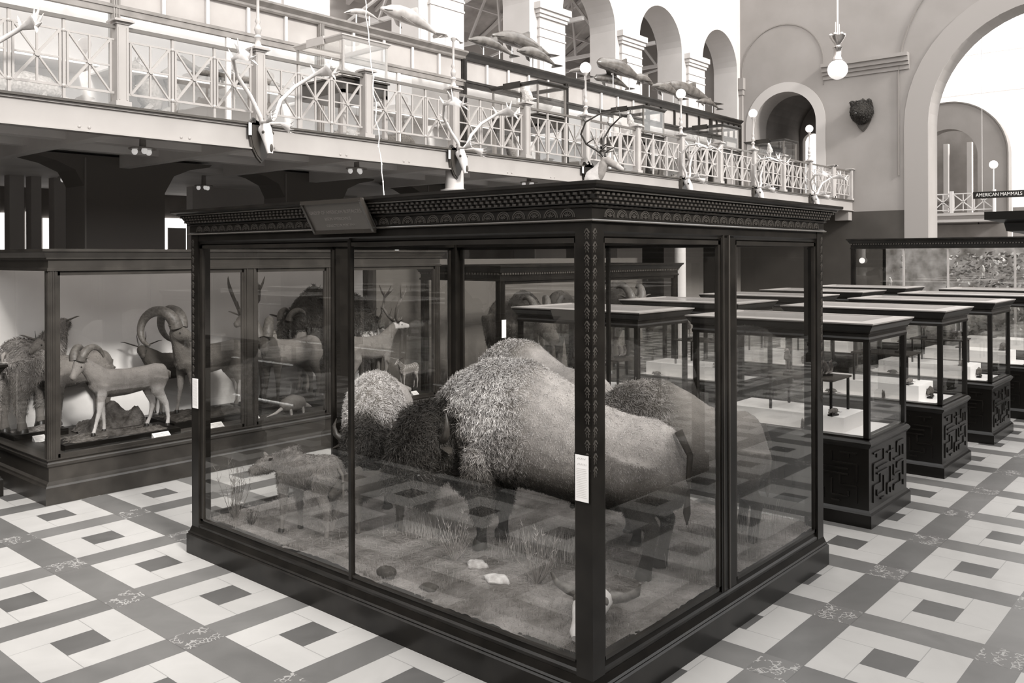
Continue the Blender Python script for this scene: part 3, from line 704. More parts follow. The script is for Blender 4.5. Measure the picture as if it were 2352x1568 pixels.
def fur(me, n, lenf, tonef, name, parent, width=.006, segs=3, seed=1, flow=(-.5, 0, -.8), curl=.35, keep=None, root=None):
    """thin tapered locks on mesh me (local coords); lenf(P)->length, tonef(P)->tone, both vectorised"""
    r = np.random.default_rng(seed); me.calc_loop_triangles()
    nv = len(me.vertices); co = np.empty(nv*3); me.vertices.foreach_get('co', co); co = co.reshape(-1, 3)
    no = np.empty(nv*3); me.vertices.foreach_get('normal', no); no = no.reshape(-1, 3)
    nt_ = len(me.loop_triangles); tr = np.empty(nt_*3, 'i'); me.loop_triangles.foreach_get('vertices', tr); tr = tr.reshape(-1, 3)
    A = np.linalg.norm(np.cross(co[tr[:, 1]]-co[tr[:, 0]], co[tr[:, 2]]-co[tr[:, 0]]), axis=1)
    if keep is not None:
        ce = co[tr].mean(1); A = A*keep(ce)
    ix = r.choice(nt_, n, p=A/A.sum()); a, b = r.random(n), r.random(n); s = a+b > 1; a[s] = 1-a[s]; b[s] = 1-b[s]; c = 1-a-b
    T3 = tr[ix]; P = co[T3[:, 0]]*a[:, None]+co[T3[:, 1]]*b[:, None]+co[T3[:, 2]]*c[:, None]
    Nn = no[T3[:, 0]]*a[:, None]+no[T3[:, 1]]*b[:, None]+no[T3[:, 2]]*c[:, None]; Nn /= np.linalg.norm(Nn, axis=1)[:, None]+1e-9
    fl = np.array(flow)[None, :]+r.normal(0, curl, (n, 3))
    # low-frequency swirl so that locks gather
    ph = np.stack([np.sin(P[:, 0]*17+P[:, 2]*9), np.sin(P[:, 1]*15+P[:, 0]*11+1), np.sin(P[:, 2]*19+P[:, 0]*7+2)], 1)
    ph2 = np.stack([np.sin(P[:, 0]*71+P[:, 2]*43), np.sin(P[:, 1]*67+P[:, 0]*53+1), np.sin(P[:, 2]*79+P[:, 1]*47+2)], 1)
    fl = fl+ph*curl*.9+ph2*curl*1.5
    fl = fl-Nn*(fl*Nn).sum(1)[:, None]; fl /= np.linalg.norm(fl, axis=1)[:, None]+1e-9
    L = lenf(P)*r.uniform(.6, 1.15, n); d = Nn*.62+fl; d /= np.linalg.norm(d, axis=1)[:, None]
    sd = np.cross(d, Nn+r.normal(0, .5, (n, 3))); sd /= np.linalg.norm(sd, axis=1)[:, None]+1e-9
    rows = []; cur = P-Nn*.004; k = segs
    w = width*r.uniform(.6, 1.4, n)*np.clip(L/.05, .5, 1.5)
    for i in range(k):
        ww = (w*(1-.25*i/k))[:, None]*.5; rows += [cur-sd*ww, cur+sd*ww]
        d2 = d*.8+fl*.55*(i+1)/k-Nn*.10+r.normal(0, curl*.6, (n, 3)); d2 /= np.linalg.norm(d2, axis=1)[:, None]
        cur = cur+d2*(L/k)[:, None]; d = d2
    rows.append(cur)
    V = np.stack(rows, 1); m = V.shape[1]; base = np.arange(n)[:, None]*m
    quads = np.concatenate([base+np.array([2*i, 2*i+1, 2*i+3, 2*i+2]) for i in range(k-1)], 0); tris = base+np.array([2*k-2, 2*k-1, 2*k])
    out = bpy.data.meshes.new(name); nvv = n*m; out.vertices.add(nvv); out.vertices.foreach_set('co', V.reshape(-1).astype('f'))
    nq, n3 = len(quads), len(tris); out.loops.add(nq*4+n3*3); out.loops.foreach_set('vertex_index', np.concatenate([quads.ravel(), tris.ravel()]).astype('i'))
    out.polygons.add(nq+n3); ls = np.concatenate([np.arange(nq)*4, nq*4+np.arange(n3)*3]); out.polygons.foreach_set('loop_start', ls.astype('i'))
    out.polygons.foreach_set('use_smooth', np.ones(nq+n3, bool)); out.update(calc_edges=True)
    v = tonef(P)*r.uniform(.75, 1.25, n); v = np.repeat(v[:, None], m, 1)*((lo := (root(P) if root else np.full(n, .35)))[:, None]*(1-np.linspace(0, 1, m))[None, :]+(1.5-.45*lo)[:, None]*np.linspace(0, 1, m)[None, :]); v = v.ravel()  # shade between locks put in as dark roots and bright tips
    col = np.ones((nvv, 4), 'f'); col[:, 0] = v; col[:, 1] = v*np.interp(v, TX, TG); col[:, 2] = v*np.interp(v, TX, TB)
    at = out.color_attributes.new('tone', 'FLOAT_COLOR', 'POINT'); at.data.foreach_set('color', col.ravel())
    out.materials.append(furm); o = bpy.data.objects.new(name, out); C.objects.link(o); o.parent = parent; o['kind'] = 'stuff'; return o
def ss(a, b, x): t = np.clip((x-a)/(b-a), 0, 1); return t*t*(3-2*t)

def bison(name, label, loc, rz, S, head=(0, -.15), kind='bull', dens=1.0, seed=1, zh=0, tones_=(.34, .16, .035), furl=1.0, stretch=1.0, drop=0, hk=1.0):
    """head=(yaw, pitch offset). local +x forward, hump 1.78 m at S=1"""
    t = thing(name, label, 'bison', loc, rz, None)
    X = stretch; m = MB()
    tor = [(-1.40, 1.16, .10, .14), (-1.34, 1.14, .23, .30), (-1.15, 1.13, .32, .38), (-.85, 1.10, .34, .39), (-.5, 1.08, .37, .43), (-.15, 1.13, .40, .50), (.15, 1.21, .40, .55), (.42, 1.22, .38, .555), (.66, 1.14, .34, .50), (.86, 1.05, .28, .40), (.98, 1.0, .22, .28)]
    tor = [(x, z-drop*max(0, min(1, (-.05-x)/1.0))-.02, a*(1+.12*(x < -.2)), b+(.04 if x < .2 else .0)) for x, z, a, b in tor]
    m.tube([(x*X, 0, z) for x, z, a, b in tor], [(a, b) for x, z, a, b in tor], 20)
    hy, hp = head; B = Vector((.86*X, 0, 1.02)); d = Vector((cos(hy)*cos(hp), sin(hy)*cos(hp), sin(hp)))
    f = Vector((cos(hy), sin(hy), 0)); up = Vector((0, 0, 1)); N = B+f*.28+up*(-.10+zh)
    # skull hangs down and forward
    hd = (f*.62-up*(.78-hp*.3)).normalized()
    hpnts = [B+up*zh*.2, N, N+hd*.16, N+hd*.32, N+hd*.46, N+hd*.56]
    m.tube(hpnts, [(.30, .34), (.27*hk, .30*hk), (.22*hk, .25*hk), (.165*hk, .19*hk), (.125*hk, .13*hk), (.08*hk, .085*hk)], 16)
    # beard and throat
    m.tube([N+hd*.15-up*.05, N+hd*.25-up*.24-f*.06, N+hd*.2-up*.42-f*.08], [.16, .11, .03], 10)
    m.tube([(.75*X, 0, .8), (.80*X, 0, .58), (.78*X, 0, .42)], [.22, .14, .04], 10)
    for s in (-1, 1):
        m.tube([(.45*X, s*.20, .95), (.47*X, s*.20, .62), (.47*X, s*.20, .42), (.46*X, s*.20, .28), (.46*X, s*.20, .12), (.48*X, s*.20, .01)], [.20, .16, .11, .062, .05, .07], 12)
        m.tube([(-1.05*X, s*.18, 1.02), (-1.0*X, s*.21, .75), (-1.08*X, s*.20, .55), (-1.2*X, s*.19, .42), (-1.16*X, s*.19, .2), (-1.12*X, s*.19, .01)], [.27, .19, .11, .07, .055, .07], 12)
    me = remesh(m, .022, 4); me.transform(Matrix.Scale(S, 4))
    tl, tm, tdk = tones_
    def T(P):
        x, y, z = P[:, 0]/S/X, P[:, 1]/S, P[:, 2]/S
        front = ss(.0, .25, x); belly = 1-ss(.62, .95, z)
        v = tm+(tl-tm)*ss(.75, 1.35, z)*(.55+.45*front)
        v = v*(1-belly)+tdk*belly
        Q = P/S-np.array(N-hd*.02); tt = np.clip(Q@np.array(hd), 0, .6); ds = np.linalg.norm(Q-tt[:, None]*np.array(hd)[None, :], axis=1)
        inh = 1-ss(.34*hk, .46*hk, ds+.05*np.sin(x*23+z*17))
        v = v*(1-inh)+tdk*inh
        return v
    def Ln(P):
        x, z = P[:, 0]/S/X, P[:, 2]/S
        fr = ss(-.15, .3, x); L = .030+.042*fr; L = np.where(z < .5, .03, L)
        L = L+.05*ss(.85, 1.0, x)*ss(1.5, 1.2, z)+.05*ss(.55, .35, z)*(x > .3)*(z > .25)
        return L*furl*S
    fnv = lambda x, y, z: float(T(np.array([[x, y, z]]))[0])*.6
    n = len(me.vertices); co = np.empty(n*3); me.vertices.foreach_get('co', co); co = co.reshape(-1, 3); vv = T(co)*(.25+.45*(1-ss(-.25, .15, co[:, 0]/S/X)))  # skin darkened as the shade in the gaps of the fur
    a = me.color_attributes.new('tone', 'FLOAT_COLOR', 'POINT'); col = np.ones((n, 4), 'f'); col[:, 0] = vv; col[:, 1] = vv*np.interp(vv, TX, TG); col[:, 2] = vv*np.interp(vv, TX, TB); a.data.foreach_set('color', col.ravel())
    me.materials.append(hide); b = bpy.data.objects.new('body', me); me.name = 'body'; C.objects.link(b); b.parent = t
    keep = lambda c: (c[:, 2]/S > .22)*(1+1.0*(c[:, 0]/S/X > -.1))
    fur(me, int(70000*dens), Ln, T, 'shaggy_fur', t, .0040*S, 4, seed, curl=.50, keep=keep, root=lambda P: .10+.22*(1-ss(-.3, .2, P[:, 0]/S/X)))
    sd = f.cross(up); hs = Matrix.Scale(S, 4)
    for s in (-1, 1):
        r0 = N+sd*s*.22*hk+hd*.0+up*.12-f*.02
        h = MB().tube([p*S for p in (r0-sd*s*.08, r0+sd*s*.06+up*.0, r0+sd*s*.13+up*.06, r0+sd*s*.15+up*.16, r0+sd*s*.12+up*.25)], [.05*S, .045*S, .036*S, .022*S, .006*S], 12); h.build('horn', horn_d, t, True)
        e0 = N+sd*s*.26*hk-f*.04+up*.03
        MB().tube([p*S for p in (e0-sd*s*.06, e0+sd*s*.06, e0+sd*s*.13-up*.03)], [(.04*S, .02*S), (.05*S, .02*S), (.015*S, .01*S)], 8).build('ear', hide2, t, True)
        ep = (N+hd*.30+sd*s*.22*hk+f*.02*hk+up*.02)*S; MB().ell(tuple(ep), (.022*S,)*3, 12, 8).build('eye', eye_m, t, True)
        for px, py in ((.48*X, .20), (-1.12*X, .19)): MB().lathe([(.075*S, 0), (.07*S, .06*S), (.055*S, .09*S)], (px*S, s*py*S, -.01), 12).build('hoof', hoof_m, t, True)
    q = (N+hd*.60)*S; MB().ell(tuple(q), (.075*S, .07*S, .055*S), 14, 9).build('muzzle', mat('wet_muzzle', .02, .3, .5), t, True)
    MB().tube([p*S for p in (Vector((-1.36*X, 0, 1.25)), Vector((-1.46*X, 0, 1.05)), Vector((-1.44*X, 0, .75)), Vector((-1.43*X, 0, .55)), Vector((-1.43*X, 0, .45)))], [.04*S, .03*S, .02*S, .035*S, .006*S], 8).build('tail', hide2, t, True)
    return t
hide2 = mat('dark_hide', .045, .85, .1, bump=(80, .6, .006))
def gl(x, y): return (x, y, gz(x, y)-.01)
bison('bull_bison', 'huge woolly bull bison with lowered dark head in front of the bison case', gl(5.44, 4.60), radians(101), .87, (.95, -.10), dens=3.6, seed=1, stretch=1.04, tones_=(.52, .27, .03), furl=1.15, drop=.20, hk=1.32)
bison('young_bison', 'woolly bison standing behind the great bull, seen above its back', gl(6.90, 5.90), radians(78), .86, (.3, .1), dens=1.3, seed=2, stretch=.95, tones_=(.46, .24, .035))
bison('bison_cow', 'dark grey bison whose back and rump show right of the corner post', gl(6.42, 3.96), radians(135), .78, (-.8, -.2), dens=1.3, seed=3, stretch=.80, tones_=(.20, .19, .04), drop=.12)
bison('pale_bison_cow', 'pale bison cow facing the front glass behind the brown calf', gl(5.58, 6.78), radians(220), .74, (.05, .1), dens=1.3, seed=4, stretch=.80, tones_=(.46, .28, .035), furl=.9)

def quad(name, label, cat, loc, rz, H, col=(.2, .1, .4), bulk=1, ln=1, neck=(.9, 0), nl=1, head=(0, -.35), hs=1, legs=(0, 0, 0, 0), horns=None, tail='short', voxel=None, coat=None, ears=1, shag=0, group=None, spots=0, base=None, legk=1, rump=1, sn=1.0, hr=1.0):
    """col=(back, legs, belly) tones; neck=(elev,yaw); head=(yaw,pitch) relative to neck yaw; legs = x shifts FL FR HL HR (in H)"""
    t = thing(name, label, cat, loc, rz, group); m = MB()
    tor = [(-.66, .84, .05, .07), (-.62, .83, .13, .15), (-.5, .81, .17, .19), (-.3, .78, .175, .19), (-.05, .75, .185, .205), (.18, .75, .18, .22), (.34, .79, .15, .20), (.46, .83, .09, .13)]
    m.tube([(x*ln*H, 0, z*H) for x, z, a, b in tor], [(a*bulk*H, b*(.6+.4*bulk)*H) for x, z, a, b in tor], 16)
    e, y = neck; B = Vector((.34*ln, 0, .84)); nd = Vector((cos(e)*cos(y), sin(e)*cos(e)*0+sin(y)*cos(e), sin(e)))
    N = B+nd*.46*nl
    m.tube([tuple(p*H) for p in (B-nd*.12, B+nd*.12*nl, B+nd*.3*nl, N)], [(.15*bulk*H, .20*bulk*H), (.115*bulk*H, .155*bulk*H), (.08*H*bulk, .115*H*bulk), (.065*hs*H, .08*hs*H)], 12)
    hy = y+head[0]; hp = head[1]; hd = Vector((cos(hy)*cos(hp), sin(hy)*cos(hp), sin(hp)))
    m.tube([tuple(p*H) for p in (N-hd*.05*hs, N+hd*.03*hs, N+hd*.11*hs*sn, N+hd*.20*hs*sn, N+hd*.275*hs*sn, N+hd*.305*hs*sn)], [(.045*hs*H, .05*hs*H), (.072*hs*H*hr, .085*hs*H*hr), (.060*hs*H*hr, .078*hs*H*hr), (.042*hs*H*hr, .055*hs*H*hr), (.038*hs*H*hr, .045*hs*H*hr), (.022*hs*H*hr, .026*hs*H*hr)], 12)
    K = legk
    feet = []
    for i, (s, fr) in enumerate(((1, 1), (-1, 1), (1, 0), (-1, 0))):
        dx = legs[i]
        if fr: P = [(.30*ln, s*.10, .74, .115*bulk), (.31*ln+dx*.3, s*.105, .54, .065*K), (.30*ln+dx*.55, s*.10, .33, .038*K), (.30*ln+dx*.9, s*.10, .12, .026*K), (.31*ln+dx, s*.10, .02, .034*K)]
        else: P = [(-.50*ln, s*.10, .78, .15*bulk*rump), (-.44*ln+dx*.2, s*.12, .56, .095*K), (-.54*ln+dx*.5, s*.11, .35, .045*K), (-.53*ln+dx*.85, s*.11, .13, .028*K), (-.50*ln+dx, s*.11, .02, .036*K)]
        m.tube([(a*H, b*bulk*H, c*H) for a, b, c, r in P], [(r*.8*H, r*H) for a, b, c, r in P], 10); feet.append((P[-1][0]*H, P[-1][1]*bulk*H))
    me = remesh(m, voxel or .016*H, 3)
    up = Vector((0, 0, 1)); cb, cg, cy = col
    def T(x, yy, z):
        z /= H; x /= H
        v = cb if z > .72 else cb+(cy-cb)*min(1, (.72-z)/.10) if z > .50 else cg
        if .50 < z < .60 and abs(x) > .25: v = (cb+cg)/2
        if z < .50: v = cg
        if coat: v = coat(x, yy/H, z, v)
        if spots and z > .6 and sin(x*60)*sin(z*70)*sin(yy/H*60+1) > .35: v = cy*1.5
        return v
    tones(me, T); me.materials.append(hide); me.name = 'body'; b = bpy.data.objects.new('body', me); C.objects.link(b); b.parent = t
    if not shag:
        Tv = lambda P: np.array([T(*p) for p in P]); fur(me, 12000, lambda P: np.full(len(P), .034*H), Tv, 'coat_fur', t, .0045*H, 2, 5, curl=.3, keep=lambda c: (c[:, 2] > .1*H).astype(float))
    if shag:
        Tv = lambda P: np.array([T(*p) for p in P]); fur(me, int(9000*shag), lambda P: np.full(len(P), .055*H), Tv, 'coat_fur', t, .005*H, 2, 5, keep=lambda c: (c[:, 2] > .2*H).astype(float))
    sd = hd.cross(up).normalized(); hu = sd.cross(hd).normalized()
    sk = N+hd*.03*hs
    for s in (-1, 1):
        if ears:
            e0 = sk+hu*.05*hs+sd*s*.05*hs-hd*.03*hs; E = ears
            MB().tube([tuple(p*H) for p in (e0, e0+sd*s*.05*E+hu*.02*E, e0+sd*s*.11*E+hu*.045*E, e0+sd*s*.14*E+hu*.05*E)], [(.012*H*E, .01*H), (.028*H*E, .01*H), (.018*H*E, .008*H), (.003*H, .003*H)], 8).build('ear', mat('ear_%.2f' % (cb*.8), cb*.8, .8, .2), t, True)
        MB().ell(tuple((sk+hd*.07*hs+sd*s*.058*hs+hu*.02*hs)*H), (.013*hs*H,)*3, 10, 7).build('eye', eye_m, t, True)
    for fx, fy in feet: MB().lathe([(.036*K*H, 0), (.032*K*H, .03*H), (.026*K*H, .045*H)], (fx, fy, 0), 10).build('hoof', hoof_m, t, True)
    tb = Vector((-.66*ln, 0, .86))
    if tail == 'short': MB().tube([tuple(p*H) for p in (tb, tb+Vector((-.04, 0, -.03)), tb+Vector((-.045, 0, -.12)))], [.02*H, .022*H, .004*H], 8).build('tail', mat('ear_%.2f' % (cb*.8), cb*.8, .8, .2), t, True)
    elif tail: MB().tube([tuple(p*H) for p in (tb, tb+Vector((-.07, 0, -.08)), tb+Vector((-.08, 0, -.3)), tb+Vector((-.07, 0, -.42)))], [.022*H, .016*H, .014*H, .004*H], 8).build('tail', mat('ear_%.2f' % (cb*.8), cb*.8, .8, .2), t, True)
    # horns
    tops = [sk+hu*.065*hs+sd*s*.03*hs for s in (-1, 1)]; back = -Vector((hd.x, hd.y, 0)).normalized()
    if horns:
        kind, L = horns[0], horns[1]
        for s, tp in zip((-1, 1), tops):
            m = MB()
            if kind == 'curl':
                tm_ = horns[2]; R = .15*L; pts = []; rs = []; n = 26
                for k in range(n):
                    a = tm_*k/(n-1); pts.append((tp+back*(R-R*cos(a))+up*(R*1.05*sin(a))+sd*s*(.02+.035*a*L))*H); rs.append(max(.004, (.062*(1-k/n)**.55)*L)*H)
                m.tube([tuple(p) for p in pts], rs, 10); m.build('horn', horn_l, t, True)
            elif kind == 'spike':
                m.tube([tuple(p*H) for p in (tp, tp+up*.12*L+back*.03*L+sd*s*.04*L, tp+up*.25*L+back*.04*L+sd*s*.06*L, tp+up*.38*L+back*.0+sd*s*.05*L)], [.022*L*H, .018*L*H, .011*L*H, .003*H], 8); m.build('horn', horn_d, t, True)
            elif kind == 'antler':
                bm = [tp, tp+up*.08*L+back*.10*L+sd*s*.07*L, tp+up*.24*L+back*.16*L+sd*s*.17*L, tp+up*.42*L+back*.08*L+sd*s*.22*L, tp+up*.55*L-back*.06*L+sd*s*.17*L]
                m.tube([tuple(p*H) for p in bm], [.034*H, .028*H, .025*H, .02*H, .006*H], 8)
                for q, dv, l in ((0, up*.5-back*.9, .10), (1, up*.9-back*.5, .12), (2, up*1-back*.3+sd*s*.2, .24), (3, up*.9+back*.4+sd*s*.3, .20), (3, up*.8-back*.6-sd*s*.1, .2)):
                    p = bm[q]; dv = dv.normalized(); m.tube([tuple(x*H) for x in (p, p+dv*l*.6*L, p+dv*l*L+up*.04*L)], [.021*H, .016*H, .004*H], 7)
                m.build('antler', mat('antler', .12, .6, .3, nz=(20, .3)), t, True)
    return t
# calf in the bison case
quad('bison_calf', 'short brown bison calf standing in the left of the bison case, head turned left', 'bison calf', gl(4.55, 6.52), radians(100), .72, (.15, .20, .12), bulk=1.05, ln=.82, neck=(-.05, .5), nl=.5, head=(.55, -.35), hs=1.15, sn=.78, hr=1.15, legs=(.05, -.06, -.04, .10), tail='long', shag=4, legk=1.15,
     coat=lambda x, y, z, v: v*(1.15 if z > .85 else 1))
quad('dark_bison_calf', 'dark bison calf behind the thin divider, right of the brown calf', 'bison calf', gl(4.90, 6.02), radians(152), .56, (.06, .12, .05), bulk=1.0, ln=.8, neck=(-.2, .2), nl=.5, head=(.2, -.6), hs=1.1, sn=.78, hr=1.15, tail='long', shag=1.5, legk=1.1)

# ------------------------------------------------------------------ long wall case with rams and deer (left, beyond the bison case)
def bigcase(name, label, x0, x1, y0, y1, ztop, muls, base=.45, backing=True, mats=(wood, woodL), dent=False, groupbase=None, ends=True, plaque=None, over=.09):
    t = thing(name, label, 'display case', ((x0+x1)/2, (y0+y1)/2, 0)); rc = (x0, x1, y0, y1); A, B = mats
    part(t, 'plinth', MB().ring(rc, [(-.3, 0), (.05, 0), (.05, .19), (.035, .21), (.03, .23), (.0, .25), (0, base-.10), (.02, base-.08), (.025, base-.05), (.01, base-.03), (.03, base-.01), (.03, base), (-.3, base)]), A)
    part(t, 'case_floor', MB().box(x0+.1, x1-.1, y0+.1, y1-.1, base-.1, base-.01), mat('case_floor_paint', .06, .6, .3))
    pw = .10
    for cx, cy in ((x0, y0), (x1-pw, y0), (x0, y1-pw), (x1-pw, y1-pw)):
        m = MB().box(cx, cx+pw, cy, cy+pw, base, ztop-.24)
        for s in (.25, .5, .75): m.box(cx+pw*s-.006, cx+pw*s+.006, cy-.008, cy, base, ztop-.24); m.box(cx-.008, cx, cy+pw*s-.006, cy+pw*s+.006, base, ztop-.24)
        part(t, 'corner_post', m, A)
    ys = [x0+pw]; 
    for k, (a, b) in enumerate(muls):
        m = MB().box(a, b, y0+.005, y0+.07, base, ztop-.24); m.box(a+.03, a+.045, y0-.008, y0+.01, base, ztop-.24); m.box(b-.045, b-.03, y0-.008, y0+.01, base, ztop-.24); part(t, 'mullion', m, A)
    xs = [x0+pw]+[v for ab in muls for v in ab]+[x1-pw]
    for a, b in zip(xs[::2], xs[1::2]):
        pane(t, 'glass_pane', [(a, y0+.04, base), (b, y0+.04, base), (b, y0+.04, ztop-.26), (a, y0+.04, ztop-.26)])
        part(t, 'sash', MB().box(a, b, y0+.015, y0+.05, base, base+.04).box(a, b, y0+.015, y0+.05, ztop-.30, ztop-.24).box(a, a+.03, y0+.015, y0+.05, base, ztop-.24).box(b-.03, b, y0+.015, y0+.05, base, ztop-.24), B)
    if ends:
        for xx in (x0+.04, x1-.04): pane(t, 'glass_pane', [(xx, y1-pw, base), (xx, y0+pw, base), (xx, y0+pw, ztop-.26), (xx, y1-pw, ztop-.26)])
    part(t, 'cornice', MB().ring(rc, [(-.06, ztop-.25), (.015, ztop-.25), (.015, ztop-.22), (.0, ztop-.21), (0, ztop-.13), (.03, ztop-.115), (.03, ztop-.10), (.045, ztop-.08), (.07, ztop-.04), (over, ztop-.03), (over, ztop), (-.06, ztop)]), A)
    if dent:
        m = MB(); L = x1-x0; n = int(L/.06)
        for k in range(n): m.box(x0+(k+.2)*L/n, x0+(k+.8)*L/n, y0-.03, y0+.0, ztop-.15, ztop-.12)
        L = y1-y0; n = int(L/.06)
        for k in range(n): m.box(x0-.03, x0, y0+(k+.2)*L/n, y0+(k+.8)*L/n, ztop-.15, ztop-.12)
        q = part(t, 'dentil_band', m, woodT); q['kind'] = 'stuff'
    if backing: part(t, 'backdrop', MB().box(x0+.08, x1-.08, y1-.10, y1-.06, base, ztop-.1), linen)
    if backing: part(t, 'shade_roof_glass', MB().add([(x0, y0, ztop-.03), (x1, y0, ztop-.03), (x1, y1, ztop-.03), (x0, y1, ztop-.03)], [(0, 1, 2, 3)]), shade_roof)  # roof made half opaque to shade the upper backdrop
    else: pane(t, 'roof_glass', [(x0, y0, ztop-.02), (x1, y0, ztop-.02), (x1, y1, ztop-.02), (x0, y1, ztop-.02)])
    m = MB()
    for k in range(1, max(2, int((x1-x0)/1.2))): x = x0+(x1-x0)*k/max(2, int((x1-x0)/1.2)); m.box(x-.02, x+.02, y0, y1, ztop-.05, ztop-.025)
    part(t, 'roof_bars', m, A)
    return t
wm = mat('faded_walnut', .030, .32, .5, nz=(4, .35))
CL = bigcase('wild_sheep_case', 'long glazed wall case of wild sheep and deer at left, behind the bison case', 3.87, 9.86, 10.38, 12.35, 2.85, [(6.30, 6.48), (7.62, 7.76)], .50, True, (wm, wm))
FZ = .50
def base_slab(x0, x1, y0, y1, label, z=FZ, h=.07):
    m = MB().box(x0, x1, y0, y1, z-.01, z+h); o = m.build('mount_base', woodB); 
    return tag(o, label, 'mount base')
def turf(x0, x1, y0, y1, z, label, seed, hmp=.1, v=.12):
    r = np.random.default_rng(seed); nx, ny = 40, 22; m = MB()
    for j in range(ny):
        for i in range(nx):
            u, w = i/(nx-1), j/(ny-1); e = min(u, 1-u, w, 1-w); h = hmp*min(1, e*5)*(.6+.4*sin(u*9+seed)*sin(w*7))
            m.v.append((x0+(x1-x0)*u, y0+(y1-y0)*w, z+max(0, h)+r.normal()*.006))
    m.f = [(j*nx+i, j*nx+i+1, (j+1)*nx+i+1, (j+1)*nx+i) for j in range(ny-1) for i in range(nx-1)]
    o = m.build('turf_mound', mat('turf_%g' % v, v, .95, .1, nz=(12, .5), bump=(40, .9, .03)), None, True); tag(o, label, 'groundwork'); return o
base_slab(4.15, 5.55, 10.65, 11.25, 'dark plinth board under the pale ram with sickle horns'); turf(4.18, 5.52, 10.68, 11.22, FZ+.06, 'grassy turf under the pale ram with sickle horns', 1, .05)
base_slab(5.62, 6.9, 10.95, 11.75, 'dark plinth board under the dark bighorn ram'); turf(5.66, 6.86, 11.0, 11.7, FZ+.06, 'weedy turf under the dark bighorn ram', 2, .08, .07)
base_slab(6.95, 8.3, 11.0, 11.85, 'dark plinth board under the drooping-horned ram'); turf(7.0, 8.25, 11.05, 11.8, FZ+.06, 'turf under the drooping-horned ram', 3, .04, .05)
base_slab(3.98, 4.62, 11.75, 12.2, 'dark plinth board under the shaggy animal seen from behind'); turf(4.0, 4.6, 11.78, 12.18, FZ+.06, 'rocky turf under the shaggy animal seen from behind', 4, .04, .25)
base_slab(8.5, 9.72, 10.9, 12.0, 'dark plinth board under the two bucks'); turf(8.55, 9.68, 10.95, 11.95, FZ+.06, 'leafy ground under the two bucks', 5, .05, .08)
turf(4.7, 5.5, 11.3, 11.9, FZ, 'dark rounded mound behind the pale ram legs', 6, .36, .16)
pz = FZ+.09
quad('pale_ram', 'pale grey ram with sickle horns and white legs, nearest in the long wall case', 'ram', (4.95, 10.93, pz), radians(176), .81, (.20, .50, .42), bulk=.98, ln=1.02, neck=(.80, .12), nl=.85, head=(.5, -.85), hs=1.15, sn=.92, hr=1.08, legs=(.16, -.06, -.12, .12), horns=('curl', 1.15, 3.1),
     coat=lambda x, y, z, v: .16 if (.55 < z < .66 and -.35 < x < .3) else v)
quad('bighorn_ram', 'dark bighorn ram with coiled horns standing behind the left post of the bison case', 'ram', (6.28, 11.35, pz+.03), radians(183), .95, (.10, .20, .10), bulk=1.08, ln=.95, neck=(1.05, .3), nl=.85, head=(1.7, -.25), hs=1.25, sn=.85, hr=1.12, legs=(-.04, .10, .05, -.12), horns=('curl', 1.5, 4.6),
     coat=lambda x, y, z, v: .5 if (z < .4 and x < -.45) else v)
quad('droop_horned_ram', 'brown ram with down-curved horns, seen through the left end pane above the armadillo', 'ram', (7.58, 11.30, pz), radians(184), .95, (.15, .07, .10), bulk=1.12, ln=.92, neck=(.55, .4), nl=.7, head=(.7, -.5), hs=1.3, sn=.85, hr=1.12, legs=(0, .08, -.02, -.1), horns=('curl', 1.5, 3.0),
     coat=lambda x, y, z, v: .05 if x > .28 else v)
quad('tall_antlered_buck', 'brown buck with one forked antler raised behind the drooping-horned ram', 'deer', (7.75, 11.9, pz), radians(182), 1.08, (.18, .12, .2), bulk=.95, ln=.95, neck=(1.0, 0), nl=.75, head=(0.6, -.2), horns=('antler', .85), ears=1.2)
quad('shaggy_goat', 'shaggy long-haired animal seen from behind at the far left of the wall case', 'goat', (4.32, 12.0, pz), radians(22), 1.16, (.22, .16, .2), bulk=1.15, ln=.55, neck=(.9, .2), nl=.7, head=(.3, 0), tail='short', shag=2, legk=1.7, rump=1.2)
quad('prick_eared_goat', 'small head with pointed horns peeping above the pale ram', 'goat', (4.75, 11.95, pz-.05), radians(190), .98, (.16, .12, .2), ln=.8, neck=(1.1, 0), nl=.75, head=(.6, -.3), horns=('spike', .3), ears=1.4)
quad('spike_horned_antelope', 'dark antelope with straight upright horns looking over the pale ram', 'antelope', (6.15, 12.0, pz-.05), radians(182), .88, (.06, .08, .1), ln=.9, neck=(.75, 0), nl=.7, head=(1.2, -.3), horns=('spike', .6), ears=1.8)
quad('mule_deer_buck', 'mule deer buck with tall branching antlers facing right in the wall case', 'deer', (9.0, 11.10, pz), radians(4), .92, (.16, .2, .25), bulk=.92, ln=.95, neck=(.75, 0), nl=.85, head=(-.15, -.12), horns=('antler', 1.05), ears=1.3, coat=lambda x, y, z, v: .5 if x > .55 and z > 1.05 else v)
quad('young_buck', 'smaller buck with short antlers and pale throat, rightmost in the wall case', 'deer', (9.22, 11.62, pz), radians(-2), .76, (.13, .16, .3), bulk=.88, ln=.8, neck=(1.05, 0), nl=.85, head=(-.1, -.2), horns=('antler', .8), ears=1.2, coat=lambda x, y, z, v: .42 if x > .42 and z > .9 else v)
quad('spotted_fawn', 'small spotted fawn in front of the two bucks', 'deer', (9.52, 10.8, pz-.02), radians(182), .44, (.14, .3, .3), bulk=.8, ln=.8, neck=(.9, .1), nl=.8, head=(.3, -.5), ears=2.0, spots=1, legk=.8, voxel=.01)
